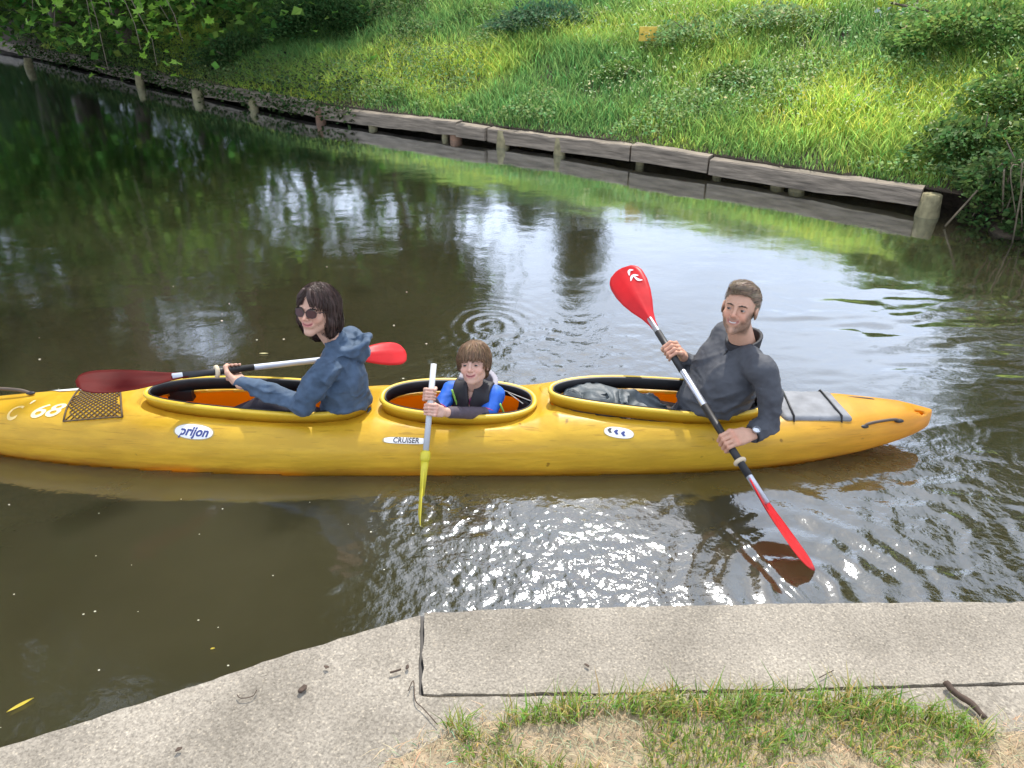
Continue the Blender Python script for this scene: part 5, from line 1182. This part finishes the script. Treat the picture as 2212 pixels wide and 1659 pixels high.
    def hood(p):
        nk_ = k['neckw']+A(.022, .012, -.012); q = p-nk_; ax_ = norm(A(.32, .06, 1)); hg = q@ax_; rv = q-hg[:, None]*ax_; rad = np.linalg.norm(rv, axis=1); bk = np.clip(rv@norm(A(.97, .1, 0))/np.maximum(rad, 1e-6), -1, 1)
        ring = np.sqrt((rad-.062-.018*(bk+1)/2)**2+((hg+.012*bk)*.8)**2)-(.011+.010*(bk+1)/2)
        pouch = ell(p, nk_+A(.078, .02, -.045), (.030, .070, .062), yawR(.1)); lipp = chain(p, [nk_+A(.05, -.065, .0), nk_+A(.108, -.02, .010), nk_+A(.108, .05, .008), nk_+A(.05, .09, .0)], [.012, .011, .011, .012], .01)
        d = smin(ring, pouch, .018); d = smin(d, lipp, .01); return smax(d, -ell(p, nk_+A(.075, .015, .022), (.022, .050, .030)), .006)
    def hood_old(p):   # folded hood lying on the upper back
        d = ell(p, (-.655, 2.965, .435), (.055, .105, .042), None); q = p-A(-.655, 2.965, .435); d = smin(d, chain(p, [A(-.72, 2.85, .45), A(-.645, 2.89, .462), A(-.62, 2.97, .455), A(-.65, 3.05, .462), A(-.73, 3.06, .46)], [.026, .032, .034, .030, .024], .015), .02); return d
    def pull(p):
        arms = chain(p, [sh_l, (sh_l+el_l)/2+A(0, -.008, 0), el_l, (el_l+wl)/2, wl], [.050, .047, .040, .036, .027], .015); arms = smin(arms, chain(p, [sh_r, el_r, (el_r+wr)/2, wr], [.05, .040, .036, .027], .015), .01)
        d = smin(torso(p), arms, .025); d = smin(d, hood(p), .012)
        d = d-wrinkle(p, .013, (1.2, 1, 1.6), 20, 9)-wrinkle(p, .0032, (1, 1, 1.4), 28, 26)-wrinkle(p, .008, (1.3, 1.3, 1.3), 24, 15)*np.clip(1.4-8*np.linalg.norm(p-el_l, axis=1), 0, 1)
        nk = cap(p, k['neckw']+A(-.006, -.004, -.02), k['c'], .0385, .040); return smax(d, -nk, .006)
    cloth('hoodie', pull, (-1.25, 2.68, -.08), (-.53, 3.3, .56), mat('blue_hoodie', (.058, .092, .142), .75, .3, 26, .0008, 380, spec=.4), root, .006)
    def legs(p):
        d = chain(p, [A(-.76, 2.87, .0), A(-1.12, 2.885, .125), A(-1.47, 2.91, .0)], [.08, .053, .040], .03); return smin(d, chain(p, [A(-.76, 3.01, .0), A(-1.12, 3.0, .15), A(-1.48, 3.0, .0)], [.08, .055, .040], .03), .012)-wrinkle(p, .003, seed=5)
    cloth('trousers', legs, (-1.58, 2.74, -.1), (-.62, 3.14, .25), mat('dark_trousers', (.028, .024, .034), .7, .3, 30), root, .009)
    return root
woman()

# ---- child with the single yellow paddle
ca, cb = P(937, 786, y=2.80), P(908, 1105, z=-.0); cxn = norm(cb-ca); fc_ = lambda u: ca+(cb-ca)*u
cp = tag(empty('paddle', tuple(fc_(.5))), 'short single paddle with white shaft and narrow yellow blade held by the child', 'paddle')
uf = onV(fc_, 975); seg('shaft', ca, fc_(uf+.02), .0125, mat('white_shaft', (.50, .51, .52), .45, .12, 20), cp)
v_, f_ = tube([fc_(uf-.005), fc_(uf+.01), fc_(uf+.05), fc_(uf+.075)], [.015, .021, .022, .014], 12); obj('ferrule', v_, f_, M_ylw, cp)
v_, f_ = tube([fc_(uf+.07), fc_(uf+.12), fc_(uf+.3)], [.017, .015, .010], 10); obj('blade_socket', v_, f_, M_ylw, cp)
blade('blade', fc_(uf+.10), cxn, norm(A(1, .22, .1)), .36, .07, M_ylw, cp, .014)
def child():
    root = tag(empty('person', (-.15, YC, -.05)), 'small boy in a blue shirt and black life vest in the middle cockpit', 'person')
    SKC = (.60, .37, .28); H1, H2 = fc_(onV(fc_, 853)), fc_(onV(fc_, 886))
    k = dict(c=P(1024, 788, y=2.93), s=.78, R=frame((-.20, -.90, .42), (-.10, 0, 1)), child=1, jaw=.94, skin=SKC, eye=.0042, nr=.042, browc=(.12, .07, .04), neckw=A(-.165, 2.965, .27), lip=(.46, .16, .15), teeth=0)
    sh_l, sh_r = A(-.075, 2.945, .245), A(-.275, 3.0, .235); el_l = P(1055, 893, y=2.875); el_r = A(-.325, 2.90, .185)
    hv, hq, hc = build_head(k)
    Lh = hand(H2, -cxn, norm(H2-el_l), .68, 1, .0125, SKC, .003); Rh = hand(H1, -cxn, norm(H1-el_r+A(.02, 0, .05)), .68, -1, .0125, SKC, .003); wl, wr = Lh[3], Rh[3]
    def under(p):
        d = ell(p, (-.17, 2.96, .14), (.075, .06, .13))
        for s2, e_, w_ in ((sh_l, el_l, wl), (sh_r, el_r, wr)): d = smin(d, chain(p, [s2, e_, w_], [.026, .022, .015], .02), .02)
        return smin(d, cap(p, k['neckw'], (-.17, 2.96, .2), .032, .05), .03)
    uv, uq = sdf_mesh(under, (-.45, 2.72, -.02), (.05, 3.08, .34), .01)
    V_, Q_, C_ = merge([(hv, hq, hc), Lh[:3], Rh[:3], (uv, uq, np.array(SKC))]); obj('body', V_, Q_, M_skin, root, col=C_); eyes_brows(k, root)
    def hh(p):
        d = ell(p, (0, -.014, .040), (.086, .104, .093)); X = np.abs(p[:, 0]); q = np.column_stack([X, p[:, 1], p[:, 2]])
        d = smin(d, cap(q, (.070, .0, .03), (.074, .006, -.022), .020, .012), .02); d = smin(d, cap(q, (.03, -.07, .0), (.03, -.065, -.05), .045, .03), .02)
        d = d+.0022*np.sin(np.arctan2(p[:, 0], p[:, 1]+.02)*38+4*vnoise(p*16, 4))
        edge_ = .029+.008*vnoise(np.stack([p[:, 0]*60, p[:, 0]*0, p[:, 0]*0], 1), 6)
        face = np.maximum(-(p[:, 1]-.035), p[:, 2]-edge_); d = np.maximum(d, -face); face = np.maximum(-(p[:, 1]-.0), p[:, 2]+.012); d = np.maximum(d, -face)
        return np.maximum(d, -(p[:, 2]+.075))
    cw = A(.01, -.03, 0); fl = lambda p: np.stack([(p[:, 0]-.01)*18, (p[:, 1]+.03)*18, -.5-14*np.clip(.11-p[:, 2], 0, .2)], 1)
    hair(k, root, hh, (-.12, -.15, -.11), (.12, .13, .16), fl, 3200, (.22, .13, .07), 8, n=10, step=.0085, wd=.0011, lift=.0035)
    ywc = yawR(-.25)
    def tor(p): 
        d = ell(p, (-.17, 2.965, .10), (.098, .078, .13), ywc); d = smin(d, cap(p, sh_l+A(-.03, 0, -.005), sh_r+A(.03, 0, -.005), .040, .040), .03); return smin(d, cap(p, k['neckw']+A(0, 0, -.02), (-.17, 2.965, .2), .038, .05), .02)
    def shirt(p):
        d = tor(p); m1, m2 = sh_l+(el_l-sh_l)*.85, sh_r+(el_r-sh_r)*.8
        d = smin(d, cap(p, sh_l, m1, .042, .040), .02); d = smin(d, cap(p, sh_r, m2, .040, .036), .02); d = d-wrinkle(p, .006, (1.2, 1.2, 1.2), 40, 14)
        return smax(d, -cap(p, k['neckw'], k['c'], .036, .036), .005)
    cloth('shirt', shirt, (-.45, 2.78, -.03), (.06, 3.1, .36), mat('bright_blue_shirt', (.02, .13, .58), .6, .2, 30), root, .0055)
    def under_sleeve(p): return smin(cap(p, sh_l+(el_l-sh_l)*.7, el_l, .030, .029), cap(p, el_l, el_l+(wl-el_l)*.88, .029, .024), .01)-wrinkle(p, .002, seed=3, fr=16)
    def us2(p): return smin(cap(p, sh_r+(el_r-sh_r)*.7, el_r, .028, .027), cap(p, el_r, el_r+(wr-el_r)*.8, .027, .022), .01)
    M_ds = mat('dark_sleeve', (.085, .065, .08), .75, .2, 60, .0005, 400)
    cloth('sleeve', under_sleeve, np.minimum(el_l, wl)-.09, np.maximum(sh_l, el_l)+.09, M_ds, root, .0045); cloth('sleeve', us2, np.minimum(el_r, wr)-.09, np.maximum(sh_r, wr)+.09, M_ds, root, .0045)
    for e_, m_ in ((el_l, sh_l+(el_l-sh_l)*.92), (el_r, sh_r+(el_r-sh_r)*.85)):
        a2 = norm(e_-m_); e1 = norm(np.cross(a2, (0, 1, .2))); e2 = np.cross(a2, e1); v_, f_ = tube([m_+(e1*math.cos(t)+e2*math.sin(t))*.038 for t in np.linspace(0, 6.28, 18, endpoint=False)], .004, 6, closed=True); obj('cuff', v_, f_, mat('magenta_trim', (.42, .035, .14), .6), root)
    # life vest: two front panels, back, edged with lime piping
    vest = empty('life_vest'); vest.parent = root; vest.matrix_parent_inverse = Matrix.Translation(-Vector(root.location))
    fw_ = norm(A(-.27, -.96, 0)); rt_ = np.cross(fw_, (0, 0, 1))
    def vf(p):
        d = tor(p)-.024; d = np.maximum(d, -(tor(p)-.010)); q = p-A(-.17, 2.965, .12)
        a = q@fw_; b = q@rt_; d = np.maximum(d, np.abs(b)-.088-.0*a); arm = np.minimum(np.linalg.norm(p-sh_l-A(.02, 0, -.02), axis=1), np.linalg.norm(p-sh_r-A(-.02, 0, -.02), axis=1))-.062; d = smax(d, -arm, .008)
        slit = np.maximum(np.abs(b)-.003-.22*np.clip(p[:, 2]-.235, 0, 1), -a); d = smax(d, -slit, .006)
        return smax(d, p[:, 2]-.315, .006)-.002*np.sin(p[:, 2]*110)*.3
    v_, f_ = sdf_mesh(vf, (-.36, 2.80, -.03), (.02, 3.12, .34), .0055); obj('vest_panel', v_, f_, mat('black_vest', (.02, .018, .022), .65, .3, 40), vest)
    M_lime = mat('lime_piping', (.32, .62, .10), .6)
    def piping(b0, b1, z0, z1, nm='piping'):
        pts = []
        for s in np.linspace(0, 1, 9):
            b = b0+(b1-b0)*s; z = z0+(z1-z0)*s; o_ = A(-.17, 2.965, 0)+rt_*b+A(0, 0, z); a = .2
            for _ in range(40):
                pp = o_+fw_*a
                dd_ = tor(pp[None])[0]-.026
                if dd_ < .0005: break
                a -= dd_*.7
            pts.append(o_+fw_*a)
        v_, f_ = tube(pts, .0055, 6); obj(nm, v_, f_, M_lime, vest)
    sgn = 1 if (rt_@A(-1, 0, 0)) > 0 else -1
    VB = BVHTree.FromPolygons(v_.tolist(), f_.tolist())
    for uv0, uv1 in (((976, 842), (991, 884)), ((1080, 872), (1090, 896))):
        pts = []
        for s in np.linspace(0, 1, 8):
            d = Vector(ray(uv0[0]*(1-s)+uv1[0]*s, uv0[1]*(1-s)+uv1[1]*s)).normalized(); hit_ = VB.ray_cast(Vector((0, 0, CAMH)), d)
            if hit_[0] is None: hit_ = VB.find_nearest(Vector(P(uv0[0]*(1-s)+uv1[0]*s, uv0[1]*(1-s)+uv1[1]*s, y=2.88)))
            pts.append(np.array(hit_[0])-np.array(d)*.001)
        my = float(np.median([q_[1] for q_ in pts])); pts = [P(uv0[0]*(1-s)+uv1[0]*s, uv0[1]*(1-s)+uv1[1]*s, y=my-.003) for s in np.linspace(0, 1, 8)]
        a_, b_ = tube(pts, .0045, 6); obj('piping', a_, b_, M_lime, vest)
    # grey vest collar
    def vc(p):
        q = p-(k['neckw']+A(.012, .03, -.005)); ax_ = norm(A(.1, -.25, 1)); hg = q@ax_; rad = np.linalg.norm(q-hg[:, None]*ax_, axis=1); return np.maximum(np.maximum(np.abs(rad-.070-.25*hg)-.009, np.abs(hg)-.030), (-(q@A(.25, .97, 0)))-.02)-.003
    cloth('vest_collar', vc, k['neckw']-A(.13, .13, .08), k['neckw']+A(.14, .15, .08), mat('grey_collar', (.33, .31, .35), .7, .1, 30), vest, .0045)
    mg = k['neckw']+A(-.012, -.052, -.045)
    v_, f_ = sdf_mesh(lambda p: ell(p, mg, (.014, .012, .026)), mg-.04, mg+.04, .004); obj('undershirt', v_, f_, mat('magenta_shirt', (.33, .03, .14), .7), root)
    def legs(p): return smin(chain(p, [A(-.15, 2.90, .0), A(-.36, 2.88, .05), A(-.5, 2.9, -.03)], [.05, .04, .03], .03), chain(p, [A(-.15, 2.99, .0), A(-.36, 3.0, .05), A(-.5, 3.0, -.03)], [.05, .04, .03], .03), .01)
    cloth('trousers', legs, (-.56, 2.8, -.1), (-.06, 3.08, .12), mat('child_trousers', (.05, .05, .06), .8), root, .009)
child()
